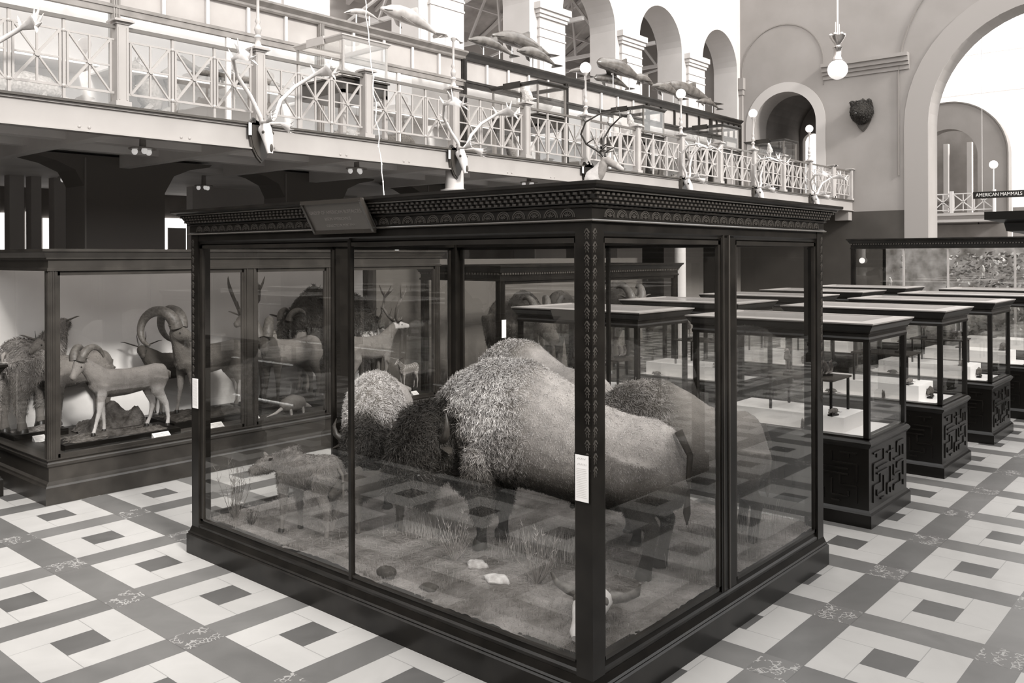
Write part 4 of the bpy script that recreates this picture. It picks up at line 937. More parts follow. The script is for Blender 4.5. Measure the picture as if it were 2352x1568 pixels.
# lying doe
t = thing('resting_doe', 'tan animal lying curled at the feet of the mule deer buck', 'deer', (8.95, 10.78, FZ+.02)); m = MB()
m.tube([(-.45, 0, .12), (-.3, 0, .16), (0, 0, .19), (.25, 0, .16), (.38, 0, .1)], [.05, .12, .16, .13, .06], 14); m.tube([(.2, -.05, .12), (.38, -.15, .1), (.46, -.2, .08)], [.1, .06, .03], 10)
me = remesh(m, .015, 3); tones(me, lambda x, y, z: .26); me.materials.append(hide); b = bpy.data.objects.new('body', me); C.objects.link(b); b.parent = t
# armadillo
t = thing('armadillo', 'banded armadillo with pointed tail on the wall case floor', 'armadillo', (7.27, 10.72, FZ), radians(6)); m = MB()
m.tube([(-.20, 0, .10), (-.14, 0, .13), (0, 0, .155), (.14, 0, .13), (.2, 0, .09)], [.04, .10, .125, .10, .05], 16); m.build('shell', mat('armour_shell', .13, .5, .4, bump=(60, .8, .01), stretch=(1, .2, .2)), t, True)
MB().tube([(.18, 0, .10), (.26, 0, .08), (.34, 0, .05)], [.05, .035, .012], 10).build('head', mat('armadillo_skin', .3, .6, .3), t, True)
MB().tube([(-.19, 0, .1), (-.3, 0, .05), (-.46, 0, .02)], [.03, .02, .005], 8).build('tail', mat('armadillo_skin', .3), t, True)
for x in (-.1, .12):
    for s in (-1, 1): MB().tube([(x, s*.07, .09), (x+.01, s*.08, 0)], [.025, .02], 6).build('leg', mat('armadillo_skin', .3), t, True)
# floor cards in the case
def tent(loc, w, h, rz, label, m=paper):
    t = thing('floor_card', label, 'label', loc, rz, 'slanted white label cards on the wall case floor')
    MB().add([(-w/2, -.06, 0), (w/2, -.06, 0), (w/2, .03, h), (-w/2, .03, h), (-w/2, .035, 0), (w/2, .035, 0)], [(0, 1, 2, 3), (3, 2, 5, 4), (0, 3, 4), (1, 5, 2), (0, 4, 5, 1)]).build('card', m, t)
    l = MB()
    for k in range(4):
        z = h*(.2+.18*k); y = -.06+.09*z/h; l.add([(-w*.4, y-.002, z), (w*.4, y-.002, z), (w*.4, y-.0018, z+.004), (-w*.4, y-.0018, z+.004)], [(0, 1, 2, 3)])
    q = l.build('print_lines', mat('faint_ink', .45), t); q['kind'] = 'stuff'; return t
for (x, y, w, lb) in ((5.25, 10.56, .22, 'white label card below the hind feet of the pale ram'), (6.02, 10.62, .20, 'white label card left of the first wall case mullion'), (6.72, 10.85, .13, 'small label card behind the first wall case mullion'),
                      (9.25, 10.55, .14, 'white label card on the sill below the resting doe'), (9.50, 10.6, .13, 'white label card on the sill below the spotted fawn'), (4.2, 11.55, .14, 'grey label card under the shaggy goat')):
    tent((x, y, FZ-.005), w, .07, radians(4), lb)
# musk ox beyond
quad('musk_ox', 'massive black musk ox with pale saddle towering behind the antlered deer', 'musk ox', (8.75, 11.85, FZ), radians(180), 1.62, (.022, .03, .02), bulk=1.25, ln=.62, neck=(-.3, .1), nl=.6, head=(.1, -.9), hs=1.2, horns=('curl', .6, 2.6), shag=2, legk=1.8, coat=lambda x, y, z, v: .5 if (z < .62 and x < -.2) else v)
# second wall case with buffalo
bigcase('buffalo_case', 'dark carved wall case of buffaloes seen through the bison case glass', 9.98, 15.3, 9.15, 10.98, 2.61, [(12.4, 12.55)], .45, False, (wood, wood), True)
FB = .44
quad('horned_buffalo', 'dark buffalo with down-curved horns facing out of the second wall case', 'buffalo', (11.6, 10.2, FB), radians(245), 1.55, (.07, .05, .05), bulk=1.4, ln=.7, neck=(0, 0), nl=.6, head=(0, -.5), hs=1.7, horns=('curl', .8, 2.2), tail='long', legk=1.6)
quad('dark_buffalo', 'dark buffalo behind the left part of the second wall case', 'buffalo', (13.2, 10.45, FB), radians(205), 1.5, (.06, .04, .04), bulk=1.4, ln=.75, neck=(0, 0), nl=.6, head=(.1, -.5), hs=1.6, horns=('curl', .8, 2.2), tail='long', legk=1.6)
quad('grey_buffalo', 'grey thickset buffalo at the right of the second wall case', 'buffalo', (14.4, 10.1, FB), radians(235), 1.65, (.10, .06, .06), bulk=1.4, ln=.8, neck=(0, .1), nl=.6, head=(.1, -.5), hs=1.6, horns=('curl', .9, 2.2), tail='long', legk=1.6)
card((10.03, 9.13, 1.62), (1, 0, 0), .10, .28, 'white label card on the post of the buffalo case')
struct('wall_case_backing', MB().box(10.6, 19.5, 12.9, 13.0, 0, 2.7), mat('buffalo_backdrop', .10, .8, .2))

# left edge case, case on the right edge, opposite case
bigcase('edge_case', 'dark case corner just entering at the far left edge', 1.2, 3.62, 11.2, 13.2, 1.52, [], .45, False, (woodB, woodB))
def plaincase(name, label, x0, x1, y0, y1, zt, over):
    t = thing(name, label, 'display case', ((x0+x1)/2, (y0+y1)/2, 0)); rc = (x0, x1, y0, y1)
    part(t, 'plinth', MB().ring(rc, [(-.2, 0), (.04, 0), (.04, .2), (0, .25), (0, .3), (-.2, .3)]).box(x0+.1, x1-.1, y0+.1, y1-.1, .1, .29), wood)
    for cx, cy in ((x0, y0), (x1-.12, y0), (x0, y1-.12), (x1-.12, y1-.12)): part(t, 'corner_post', MB().box(cx, cx+.12, cy, cy+.12, .3, zt-.25), wood)
    pr = [(-.05, zt-.28), (.02, zt-.28), (.03, zt-.25), (.03, zt-.22), (over*.35, zt-.2), (over*.4, zt-.16), (over*.6, zt-.14), (over*.62, zt-.10), (over*.8, zt-.085), (over*.82, zt-.05), (over, zt-.035), (over, zt), (-.05, zt)]
    part(t, 'cornice', MB().ring(rc, pr), woodB)
    for pts in ([(x0+.05, y1, .3), (x0+.05, y0, .3), (x0+.05, y0, zt-.28), (x0+.05, y1, zt-.28)], [(x0, y1-.05, .3), (x1, y1-.05, .3), (x1, y1-.05, zt-.28), (x0, y1-.05, zt-.28)]): pane(t, 'glass_pane', pts)
    part(t, 'inner_screen', MB().box(x0+.4, x1-.4, y0+.4, y1-.4, .3, zt-.3), mat('dark_group', .03, .8, .1))
    part(t, 'top_board', MB().box(x0, x1, y0, y1, zt-.06, zt-.02), woodB)
    return t
plaincase('right_edge_case', 'dark case whose heavy black cornice juts in at the right edge', 4.56, 9.9, -2.2, .60, 2.94, .36)
plaincase('facing_case', 'dark case standing opposite the bison case, mirrored in its glass', -2.2, .60, 5.6, 10.5, 3.0, .12)

# ------------------------------------------------------------------ table cases (right half)
def fret(mb, mk, w, h):
    """raised key pattern; mk(a,z) maps face coords"""
    S = [((0, 0), (0, 3)), ((0, 3), (2, 3)), ((2, 3), (2, 5)), ((1, 5), (4, 5)), ((1, 1), (3, 1)), ((1, 1), (1, 2)), ((3, 1), (3, 4)), ((4, 0), (4, 2)), ((4, 2), (6, 2)), ((5, 2), (5, 5)), ((6, 0), (6, 1)), ((6, 1), (8, 1)), ((8, 1), (8, 3)), ((6, 3), (8, 3)), ((6, 3), (6, 5)), ((7, 5), (9, 5)), ((9, 2), (9, 5)), ((7, 4), (7, 5)),
         ((0, 4), (0, 7)), ((0, 7), (3, 7)), ((1, 6), (4, 6)), ((3, 7), (3, 9)), ((1, 8), (1, 9)), ((0, 9), (2, 9)), ((5, 6), (5, 9)), ((4, 8), (6, 8)), ((6, 6), (8, 6)), ((8, 6), (8, 8)), ((7, 7), (7, 9)), ((7, 9), (9, 9)), ((9, 6), (9, 8)), ((9, 0), (9, 1)), ((2, 0), (3, 0)), ((5, 0), (5, 1))]
    for (a0, b0), (a1, b1) in S:
        mb.bar(mk(a0/9*w, b0/9*h), mk(a1/9*w, b1/9*h), .022, .018)
def table_case(x0, y0, x1, y1, label, first=[None], detail=True):
    w, d = x1-x0, y1-y0
    t = thing('table_case', label, 'display case', (x0, y0, 0), 0, 'glazed table cases in the right half of the hall')
    rc = (0, w, 0, d); P = lambda n, m, mm, **k: m.build(n, mm, t)
    P('plinth', MB().ring(rc, [(-.1, 0), (.035, 0), (.035, .13), (.02, .15), (.0, .17), (-.1, .17)]), woodB)
    P('pedestal', MB().box(0, w, 0, d, .1, .80), woodB)
    m = MB(); fret(m, lambda a, z: (.12+a, -.002, .23+z), w-.24, .50); P('fretwork', m, wood)
    fw = (d-.24)/2
    for q in range(2): m = MB(); fret(m, lambda a, z, q=q: (-.002, .12+q*fw+a, .23+z), fw-.1, .50); P('fretwork', m, wood)
    P('sill', MB().ring(rc, [(-.1, .79), (.0, .79), (.015, .81), (.03, .83), (.035, .85), (.02, .87), (0, .88), (0, .90), (-.1, .90)]), wood)
    P('display_floor', MB().box(.02, w-.02, .02, d-.02, .84, .875), mat('display_floor_paint', .82, .5, .3))
    pw = .055
    for cx, cy in ((0, 0), (w-pw, 0), (0, d-pw), (w-pw, d-pw)): P('corner_post', MB().box(cx, cx+pw, cy, cy+pw, .88, 1.90), woodB)
    P('cornice', MB().ring(rc, [(-.05, 1.87), (.005, 1.87), (.01, 1.90), (.0, 1.92), (0, 1.95), (.02, 1.965), (.02, 1.98), (.04, 2.01), (.055, 2.03), (.055, 2.055), (-.05, 2.055)]), wood)
    P('top_frame', MB().ring(rc, [(-.10, 2.05), (.065, 2.05), (.07, 2.065), (-.10, 2.072)]), mat('sheen_top_frame', .30, .3, .5))  # grazing sheen put into the pale frame colour
    P('top_glass', MB().add([(.08, .08, 2.062), (w-.08, .08, 2.062), (w-.08, d-.08, 2.062), (.08, d-.08, 2.062)], [(0, 1, 2, 3)]), topw)
    for pts in ([(0.02, d, .88), (.02, 0, .88), (.02, 0, 1.9), (.02, d, 1.9)], [(w-.02, 0, .88), (w-.02, d, .88), (w-.02, d, 1.9), (w-.02, 0, 1.9)], [(0, .02, .88), (w, .02, .88), (w, .02, 1.9), (0, .02, 1.9)], [(w, d-.02, .88), (0, d-.02, .88), (0, d-.02, 1.9), (w, d-.02, 1.9)]):
        pane(t, 'glass_pane', pts, False)
    return t
rows = [(8.86, 10.04), (11.42, 12.56), (13.93, 15.10), (16.38, 17.6), (18.9, 20.05)]
rn = ['nearest', 'second', 'third', 'fourth', 'farthest']
tc0 = None; CASES = []
for i, (a, b) in enumerate(rows):
    for j, (c, d) in enumerate(((3.09, 5.10), (5.86, 7.80))):
        if tc0 is None or j == 1 and i == 0:
            q = table_case(a, c, b, d, '%s table case in the %s row' % (rn[i].capitalize(), ('right-hand', 'left-hand')[j])); 
            if j == 0: tc0 = q
            else: tc1 = q
        else:
            q = copytree((tc0, tc1)[j], (a, c, 0))
        q['label'] = ['nearest dark table case with carved lattice pedestal, right of the bison case', 'second table case with lattice pedestal, just beyond the nearest one', 'third table case with lattice pedestal, beyond the second', 'fourth table case of the right-hand row, at the right edge', 'farthest table case of the right-hand row, before the foliage case'][i] if j == 0 else \
            ['left-hand table case with sloping dark title board on top, above the grey bison', 'left-hand table case one behind the title board case', 'left-hand table case third from the front, its top just right of the bison case', 'left-hand table case fourth from the front', 'left-hand table case farthest back, beside the dark wall'][i]
        CASES.append((a, c, b, d, i, j))
for a, b, c, d, lb in ((8.83, 10.05, .3, 2.4, ''),): pass
# title board on the left-hand case
t = thing('case_title_board', 'small sloping dark title board on top of the left-hand table case', 'sign', (8.80, 6.83, 1.93))
MB().add([(-.02, -.28, 0), (-.02, .28, 0), (-.09, .28, .14), (-.09, -.28, .14), (.01, -.28, 0), (.01, .28, 0), (-.06, .28, .14), (-.06, -.28, .14)], [(0, 1, 2, 3), (7, 6, 5, 4), (0, 4, 5, 1), (1, 5, 6, 2), (2, 6, 7, 3), (3, 7, 4, 0)]).build('board', mat('plaque_paint', .085), t)

# contents: stands, white blocks, small mounted creatures
def stand(x, y, z, w, d, h, label, m=woodB):
    t = thing('display_stand', label, 'stand', (x, y, z), 0, 'little dark tables inside the table cases')
    MB().box(-w/2, w/2, -d/2, d/2, h-.02, h).build('stand_top', woodT if False else mat('stand_top_wood', .04, .25, .5), t)
    for sx in (-1, 1):
        for sy in (-1, 1): MB().box(sx*(w/2-.03)-.012, sx*(w/2-.03)+.012, sy*(d/2-.03)-.012, sy*(d/2-.03)+.012, 0, h-.02).build('leg', woodB, t)
    return t
def critter(kind, loc, rz, S, label, v=.2):
    t = thing({'bird': 'mounted_bird', 'rodent': 'mounted_rodent', 'squirrel': 'mounted_squirrel', 'weasel': 'mounted_weasel'}[kind], label, {'bird': 'bird', 'rodent': 'rodent', 'squirrel': 'squirrel', 'weasel': 'weasel'}[kind], loc, rz)
    mm = mat('small_hide_%g' % v, v, .8, .2, nz=(30, .4)); B = MB()
    if kind == 'bird':
        B.tube([(-.5, 0, .62), (-.2, 0, .55), (0, 0, .6), (.12, 0, .78), (.16, 0, .9), (.22, 0, .93), (.36, 0, .9)], [(.05, .01), (.10, .05), (.16, .17), (.11, .12), (.07, .08), (.06, .06), (.008, .008)], 10)
        for s in (-1, 1): B.tube([(0, s*.06, .5), (.02, s*.06, .25), (.0, s*.06, .02), (.08, s*.06, .01)], [.03, .016, .014, .01], 6)
    elif kind == 'rodent':
        B.tube([(-.45, 0, .16), (-.3, 0, .2), (-.05, 0, .22), (.2, 0, .2), (.35, 0, .2), (.52, 0, .12)], [.05, .15, .18, .13, .10, .02], 10)
        B.tube([(-.42, 0, .12), (-.7, .05, .06), (-.95, .02, .04)], [.03, .02, .005], 6)
        for x in (-.25, .2):
            for s in (-1, 1): B.tube([(x, s*.1, .15), (x+.03, s*.11, 0)], [.04, .025], 6)
        for s in (-1, 1): B.ell((.36, s*.06, .30), (.02, .04, .04), 8, 6)
    elif kind == 'squirrel':
        B.tube([(-.12, 0, .12), (-.08, 0, .28), (.0, 0, .5), (.06, 0, .62), (.14, 0, .68), (.26, 0, .64)], [.10, .17, .13, .09, .085, .02], 10)
        B.tube([(-.15, 0, .05), (-.38, 0, .15), (-.4, 0, .4), (-.3, 0, .65), (-.42, 0, .8)], [.04, .08, .10, .09, .02], 8)
        for s in (-1, 1): B.tube([(.03, s*.07, .45), (.14, s*.05, .4)], [.035, .02], 6); B.tube([(-.05, s*.12, .14), (.1, s*.12, .03)], [.07, .03], 6); B.tube([(.1, s*.05, .74), (.1, s*.06, .82)], [.025, .005], 6)
    else:
        B.tube([(-.8, 0, .12), (-.5, 0, .2), (-.2, 0, .26), (.15, 0, .24), (.4, 0, .36), (.52, 0, .42), (.68, 0, .38)], [.01, .05, .09, .085, .06, .065, .015], 10)
        for x in (-.3, .2):
            for s in (-1, 1): B.tube([(x, s*.05, .22), (x+.02, s*.06, 0)], [.035, .022], 6)
    B.v = [(a*S, b*S, c*S+.015) for a, b, c in B.v]; B.build('body', mm, t, True)
    MB().box(-.35*S, .35*S, -.16*S, .16*S, 0, .018).build('base_board', woodB, t)
    return t
def block(x, y, z, w, d, h, label):
    return tag(MB().box(-w/2, w/2, -d/2, d/2, 0, h).build('display_block', mat('white_card_block', .88, .6, .3), None, loc=(x, y, z)), label, 'block', 'white blocks inside the table cases')
rr = random.Random(11); ZF = .875
words = {0: 'nearest', 1: 'second', 2: 'third', 3: 'fourth', 4: 'farthest'}
for (a, c, b, d, i, j) in CASES:
    rowt = ('right-hand', 'left-hand')[j]; nm = words[i]+' '+rowt
    cx = (a+b)/2
    block(a+.55, c+1.02, ZF, .62, 1.35, .16 if i < 1 else .2, 'long white block on the floor of the %s table case' % nm)
    if i < 3:
        stand(a+.55, c+.85, ZF+(.16 if i < 1 else .2), .55, .75, .38, 'dark little table on the white block of the %s table case' % nm)
        zt = ZF+(.16 if i < 1 else .2)+.38
        critter('bird' if (i+j) % 2 == 0 else 'weasel', (a+.50, c+1.08, zt), radians(200), .28, '%s standing on the little table in the %s table case' % (('pale bird', 'pale weasel')[(i+j) % 2], nm), .34)
        critter('squirrel', (a+.60, c+.68, zt), radians(150), .20, 'squirrel sitting on the little table in the %s table case' % nm, .22)
        critter('rodent', (a+.30, c+.48, ZF+(.16 if i < 1 else .2)), radians(170), .18, 'small brown rodent on the front of the white block, %s table case' % nm, .16)
        critter('squirrel', (a+.14, c+.75, ZF), radians(210), .13, 'small upright squirrel on the floor near the glass of the %s table case' % nm, .18)
        critter('rodent', (a+.16, c+1.45, ZF), radians(100), .16, 'rodent beside the white block at the left of the %s table case' % nm, .12)
        critter('rodent', (a+.14, c+1.8, ZF), radians(60), .13, 'tiny pale rodent in the far corner of the %s table case' % nm, .4)
        if i: critter('rodent', (a+.7, c+.35, ZF), radians(190), .34, 'large dark rodent on the right floor of the %s table case' % nm, .09)
    else:
        critter('rodent', (cx, c+.5, ZF+.2), radians(180), .3, 'dark animal on the block of the %s table case' % nm, .10)
        critter('bird', (cx, c+1.2, ZF+.2), radians(180), .3, 'pale bird on the block of the %s table case' % nm, .4)
# far right floor items
bigcase('low_bird_case', 'low dark case beyond the third table case at the right edge', 16.6, 18.6, .6, 2.2, 1.25, [], .7, False, (woodB, woodB))
critter('bird', (18.2, 1.6, 1.9-.65), radians(200), .9, 'large white bird standing above the low case at the right edge', .7)
# foliage case against the far wall
FC = bigcase('foliage_case', 'long glazed case of birds among foliage before the back wall, at right', 21.75, 24.2, -3, 8.02, 3.16, [], .5, False, (wood, wood), True)
part(FC, 'painted_backdrop', MB().box(24.0, 24.05, -2.9, 7.9, .5, 3.0), mat('mottled_backdrop', .32, .8, .2, nz=(3, .6)))
for y in (6.75, 5.75, 4.35, 2.2, .3): part(FC, 'pane_bar', MB().box(21.75, 21.79, y-.02, y+.02, .5, 2.9), paintD)
pane(FC, 'glass_pane', [(21.78, 8, .5), (21.78, -3, .5), (21.78, -3, 2.92), (21.78, 8, 2.92)])
m = MB(); r = random.Random(4)
for k in range(3800):
    y = r.uniform(1.0, 6.6) if r.random() < .8 else r.uniform(.5, 7.6); x = r.uniform(22.3, 23.6); z = r.uniform(.7, 2.8)
    if y > 6 and z > 1.6: continue
    a = r.uniform(0, 2*pi); L = r.uniform(.06, .16); w = L*.3; tl = r.uniform(-.9, .9)
    d = Vector((cos(a)*cos(tl), sin(a)*cos(tl), sin(tl))); s = d.cross(Vector((r.random(), r.random(), r.random()))).normalized()*w; p = Vector((x, y, z))
    m.add([p, p+d*L*.5+s, p+d*L, p+d*L*.5-s], [(0, 1, 2, 3)])
o = m.build('foliage', mat('case_foliage', .38, .5, .4, nz=(1.5, .8))); tag(o, 'dense leafy foliage filling the case before the back wall', 'foliage'); o['kind'] = 'stuff'
for k, (y, z, lb) in enumerate(((7.2, 1.9, 'pale bird at the far left of the foliage case'), (6.9, 2.45, 'small white bird high on the left of the foliage case'), (6.85, 1.55, 'small pale bird low at the left of the foliage case'), (5.1, 2.2, 'white bird among the leaves of the foliage case'))):
    critter('bird', (22.2, y, z), radians(190), .3, lb, .6)
tag(MB().lathe([(.07, -.004), (.07, .004)], n=20).build('round_ticket', paper, None, loc=(21.70, 7.72, 2.62)), 'small white round ticket at the top left corner of the foliage case', 'label')
bpy.data.objects['round_ticket'].rotation_euler = (0, pi/2, 0)

# ------------------------------------------------------------------ gallery wall cabinets
YC = 14.4
def wallcab(x0, x1, label, splits=3):
    t = thing('wall_cabinet', label, 'cabinet', ((x0+x1)/2, YC, ZD), 0, 'tall glazed cabinets along the back of the gallery')
    A = woodL if x0 > 14 else mat('flare_cabinet_wood', .16, .35, .5, nz=(4, .25))  # flare at the upper left put into the paler wood
    zt = 7.55
    part(t, 'plinth', MB().box(x0, x1, YC+.02, YA-.02, ZD, ZD+.45).box(x0, x1, YC-.02, YC+.02, ZD+.38, ZD+.45), A)
    part(t, 'backdrop', MB().box(x0, x1, YA-.12, YA-.06, ZD+.45, zt-.1), linen)
    part(t, 'shelf', MB().box(x0+.1, x1-.1, YC+.4, YA-.1, ZD+1.2, ZD+1.23), mat('shelf_paint', .6, .6, .2))
    for x in ((x0,) if x1 < 28 else (x0, x1)):
        m = MB(); m.box(x-.07, x+.07, YC, YC+.14, ZD, zt-.16)
        for s in (-.04, 0, .04): m.box(x+s-.012, x+s+.012, YC-.02, YC, ZD, zt-.16)
        part(t, 'pilaster', m, A)
    part(t, 'cornice', MB().prism([(YC, zt-.18), (YC-.03, zt-.15), (YC-.03, zt-.11), (YC-.07, zt-.08), (YC-.13, zt-.04), (YC-.13, zt), (YC+.2, zt), (YC+.2, zt-.18)], 0, x0, x1), A)
    part(t, 'roof_bearers', MB().box(x0, x1, YC+.35, YC+.40, zt-.06, zt-.005).box(x0+.4, x0+.46, YC+.2, YA-.05, zt-.06, zt-.005).box(x1-.46, x1-.4, YC+.2, YA-.05, zt-.06, zt-.005), A)
    part(t, 'transom', MB().box(x0, x1, YC-.01, YC+.08, 6.74, 6.90).box(x0, x1, YC-.03, YC+.02, 6.84, 6.88), A)
    w = (x1-x0)
    m = MB()
    mp = mat('flare_sash', .5, .4, .4) if x0 < 20 else A  # left sashes carry the flare as a pale tone
    for k in range(1, 5): x = x0+w*k/5; part(t, 'glazing_bar', MB().box(x-.03, x+.03, YC, YC+.05, 6.9, zt-.18), mp)
    x = x0+w/2; part(t, 'mullion', MB().box(x-.045, x+.045, YC, YC+.06, ZD+.45, 6.74), mp)
    part(t, 'upper_blind', MB().box(x0, x1, YC+.06, YC+.08, 6.85, zt-.15), greyp)
    pane(t, 'glass_pane', [(x0+.07, YC+.03, ZD+.45), (x1-.07, YC+.03, ZD+.45), (x1-.07, YC+.03, 6.74), (x0+.07, YC+.03, 6.74)])
    return t
cx_ = [-1.6, 2.4, 6.42, 10.46, 14.5, 18.38, 22.4, 26.3, 28.4]
lbs = ['tall cabinet at the top left corner of the gallery', 'tall pale cabinet above the curved antlers at far left', 'tall pale cabinet behind the leftmost lamp pole', 'tall cabinet with large white porpoise on top', 'tall cabinet carrying the pair of leaping porpoises', 'tall dark cabinet behind the mounted deer head', 'tall dark cabinet behind the third gallery lamp', 'short end cabinet next to the hall corner']
for a, b, lb in zip(cx_[:-1], cx_[1:], lbs): wallcab(a, b, lb)
# animals inside the cabinets
spec = [(3.2, 'rodent', 1.5, .10, 'large grey beast in the far left gallery cabinet'), (5.2, 'rodent', 1.3, .25, 'tan beast in the far left gallery cabinet, by the pilaster'), (7.2, 'squirrel', 1.3, .2, 'dark ape-like figure in the cabinet behind the leftmost lamp'), (8.3, 'weasel', .9, .12, 'dark spotted cat on the shelf left of the leftmost lamp'), (9.3, 'weasel', .9, .16, 'striped cat on the shelf right of the leftmost lamp'),
        (11.6, 'rodent', .8, .2, 'grey animal in the gallery cabinet under the white porpoise'), (13.0, 'rodent', .9, .12, 'dark seal-like mount in the gallery cabinet under the white porpoise'), (15.4, 'rodent', .8, .15, 'dark animal low in the cabinet under the leaping porpoises'), (16.8, 'squirrel', .9, .2, 'upright animal in the cabinet under the leaping porpoises'),
        (19.4, 'rodent', .9, .1, 'dark animal in the cabinet behind the deer head'), (20.8, 'weasel', .8, .2, 'slim animal in the cabinet behind the deer head'), (23.6, 'squirrel', .9, .1, 'dark upright animal in the cabinet behind the third lamp'), (25.2, 'rodent', .8, .2, 'grey animal in the cabinet behind the third lamp')]
for x, k, S, v, lb in spec: critter(k, (x, YC+.65, ZD+1.23 if k == 'weasel' else ZD+.46), radians(180+random.uniform(-25, 25)), S, lb, v)
for x, v, lb in ((4.2, .3, 'flat spotted animal on the high shelf of the far left cabinet'), (8.8, .08, 'black long-tailed monkey on the shelf right of the leftmost lamp'), (12.2, .25, 'pale weasel on the shelf of the white porpoise cabinet')):
    critter('weasel', (x, YC+.7, ZD+1.23), radians(200), .8, lb, v)

# gallery glass cases on dark tables by the railing
def gcase(x, y, label, w=.95, d=1.3):
    t = thing('gallery_table_case', label, 'display case', (x, y, ZD), 0, 'glass table cases on the gallery'); zt = 6.42-ZD; z0 = 1.02
    fr = mat('oak_case_frame', .16, .35, .5) if x > 12 else mat('oak_case_frame_hazed', .34, .35, .5)  # left case paler, haze glare put into its frame colour
    for a in (0, w-.07):
        for b in (0, d-.07): MB().box(a, a+.07, b, b+.07, 0, .8).build('leg', fr, t)
    MB().box(0, w, 0, d, .74, z0).box(-.03, w+.03, -.03, d+.03, z0-.03, z0).build('apron', mat('table_apron', .035, .35, .5), t)
    for a in (0, w-.035):
        for b in (0, d-.035): MB().box(a, a+.035, b, b+.035, z0, zt-.06).build('corner_post', fr, t)
    MB().ring((0, w, 0, d), [(-.06, zt-.07), (.01, zt-.07), (.03, zt-.03), (.05, zt-.02), (.05, zt), (-.06, zt)]).build('cornice', fr if x < 12 else woodL, t)
    MB().box(-.055, -.03, d*.35, d*.72, zt-.10, zt+.035).build('title_board', fr if x < 12 else woodL, t)
    for pts in ([(0, d, z0), (0, 0, z0), (0, 0, zt-.06), (0, d, zt-.06)], [(0, 0, z0), (w, 0, z0), (w, 0, zt-.06), (0, 0, zt-.06)], [(w, 0, z0), (w, d, z0), (w, d, zt-.06), (w, 0, zt-.06)], [(w, d, z0), (0, d, z0), (0, d, zt-.06), (w, d, zt-.06)], [(0, 0, zt-.03), (w, 0, zt-.03), (w, d, zt-.03), (0, d, zt-.03)]): pane(t, 'glass_pane', pts, False)
    MB().box(.03, w-.03, .03, d-.03, z0, z0+.02).build('case_bottom', mat('display_floor_paint', .55), t)
    return t
gl_ = [(8.86, 'pale-framed glass case on dark table, left part of the gallery', ('rodent', .7, .3, 'grey round animal in the leftmost gallery glass case')), (13.85, 'glass case on dark table behind the second mounted antlers', ('bird', .75, .55, 'long-haired pale specimen in the second gallery glass case')), (17.85, 'glass case with pale screen behind the deer head', ('bird', .6, .5, 'pale specimen in the third gallery glass case')),
       (21.85, 'glass case right of the globe lamp and porpoises, on the gallery', ('rodent', .6, .4, 'specimen in the fourth gallery glass case')), (25.85, 'glass case standing within the arched doorway on the gallery', ('bird', .6, .6, 'specimen in the glass case within the doorway'))]
for x, lb, (k, S, v, l2) in gl_:
    gcase(x, 11.62, lb); critter(k, (x+.45, 12.3, ZD+1.04), radians(190), S, l2, v)
tag(MB().box(18.0, 18.65, 12.6, 12.63, ZD+1.05, 6.3).build('pale_screen', mat('screen_cloth', .5, .8, .2)), 'pale screen panel standing in the glass case behind the deer head', 'screen')

# porpoise models
def porpoise(p0, p1, label, R=.17, m=None, dorsal=1, sag=.12, beak=1):
    p0 = Vector(p0)+Vector((0, 0, .14)); p1 = Vector(p1)+Vector((0, 0, .14)); d = p1-p0; L = d.length; t = thing('porpoise_cast', label, 'porpoise', tuple(p0)); u = Vector((0, 0, 1)); m = m or skinw
    q = lambda a, h=0, s=0: tuple(d*a+u*(h+sag*sin(pi*a)*1.0)+Vector((0, s, 0)))
    R = R*.80*L/1.8
    b = MB().tube([q(-.02), q(.0), q(.06), q(.14), q(.28), q(.42), q(.58), q(.74), q(.88), q(.96)], [R*.10, R*.28, R*.42 if beak else R*.7, R*.75, R*1.0, R*1.02, R*.85, R*.52, R*.25, (R*.10, R*.16)], 14)
    me = b.tube([q(.90), q(.96), q(1.0)], [(R*.2, R*.08), (R*1.1, R*.08), (R*1.4, R*.03)], 10)
    for s in (-1, 1): b.tube([q(.27, -R*.6, s*R*.5), q(.36, -R*1.1, s*R*1.1), q(.44, -R*1.35, s*R*1.3)], [(R*.35, R*.1), (R*.28, R*.06), (R*.06, R*.03)], 8)
    if dorsal: b.add([q(.44, R*.9, .02), q(.60, R*.75, .02), q(.60, R*1.75, 0), q(.57, R*1.7, 0), q(.44, R*.9, -.02), q(.60, R*.75, -.02)], [(0, 1, 2, 3), (5, 4, 3, 2), (0, 3, 4), (1, 5, 2), (0, 4, 5, 1)])
    b.build('body', m, t, True)
    MB().tube([q(.02, -R*.08, -R*.3), q(.07, -R*.14, -R*.48), q(.12, -R*.12, -R*.72)], [.006, .008, .006], 5).build('mouth_line', mat('mouth_dark', .03), t)
    z = 7.53-p0.z
    for a in (.3, .65): x, y, zz = q(a); MB().tube([(x, y, z), (x, y, zz)], .015, 6).build('stand_rod', steel, t)
    return t
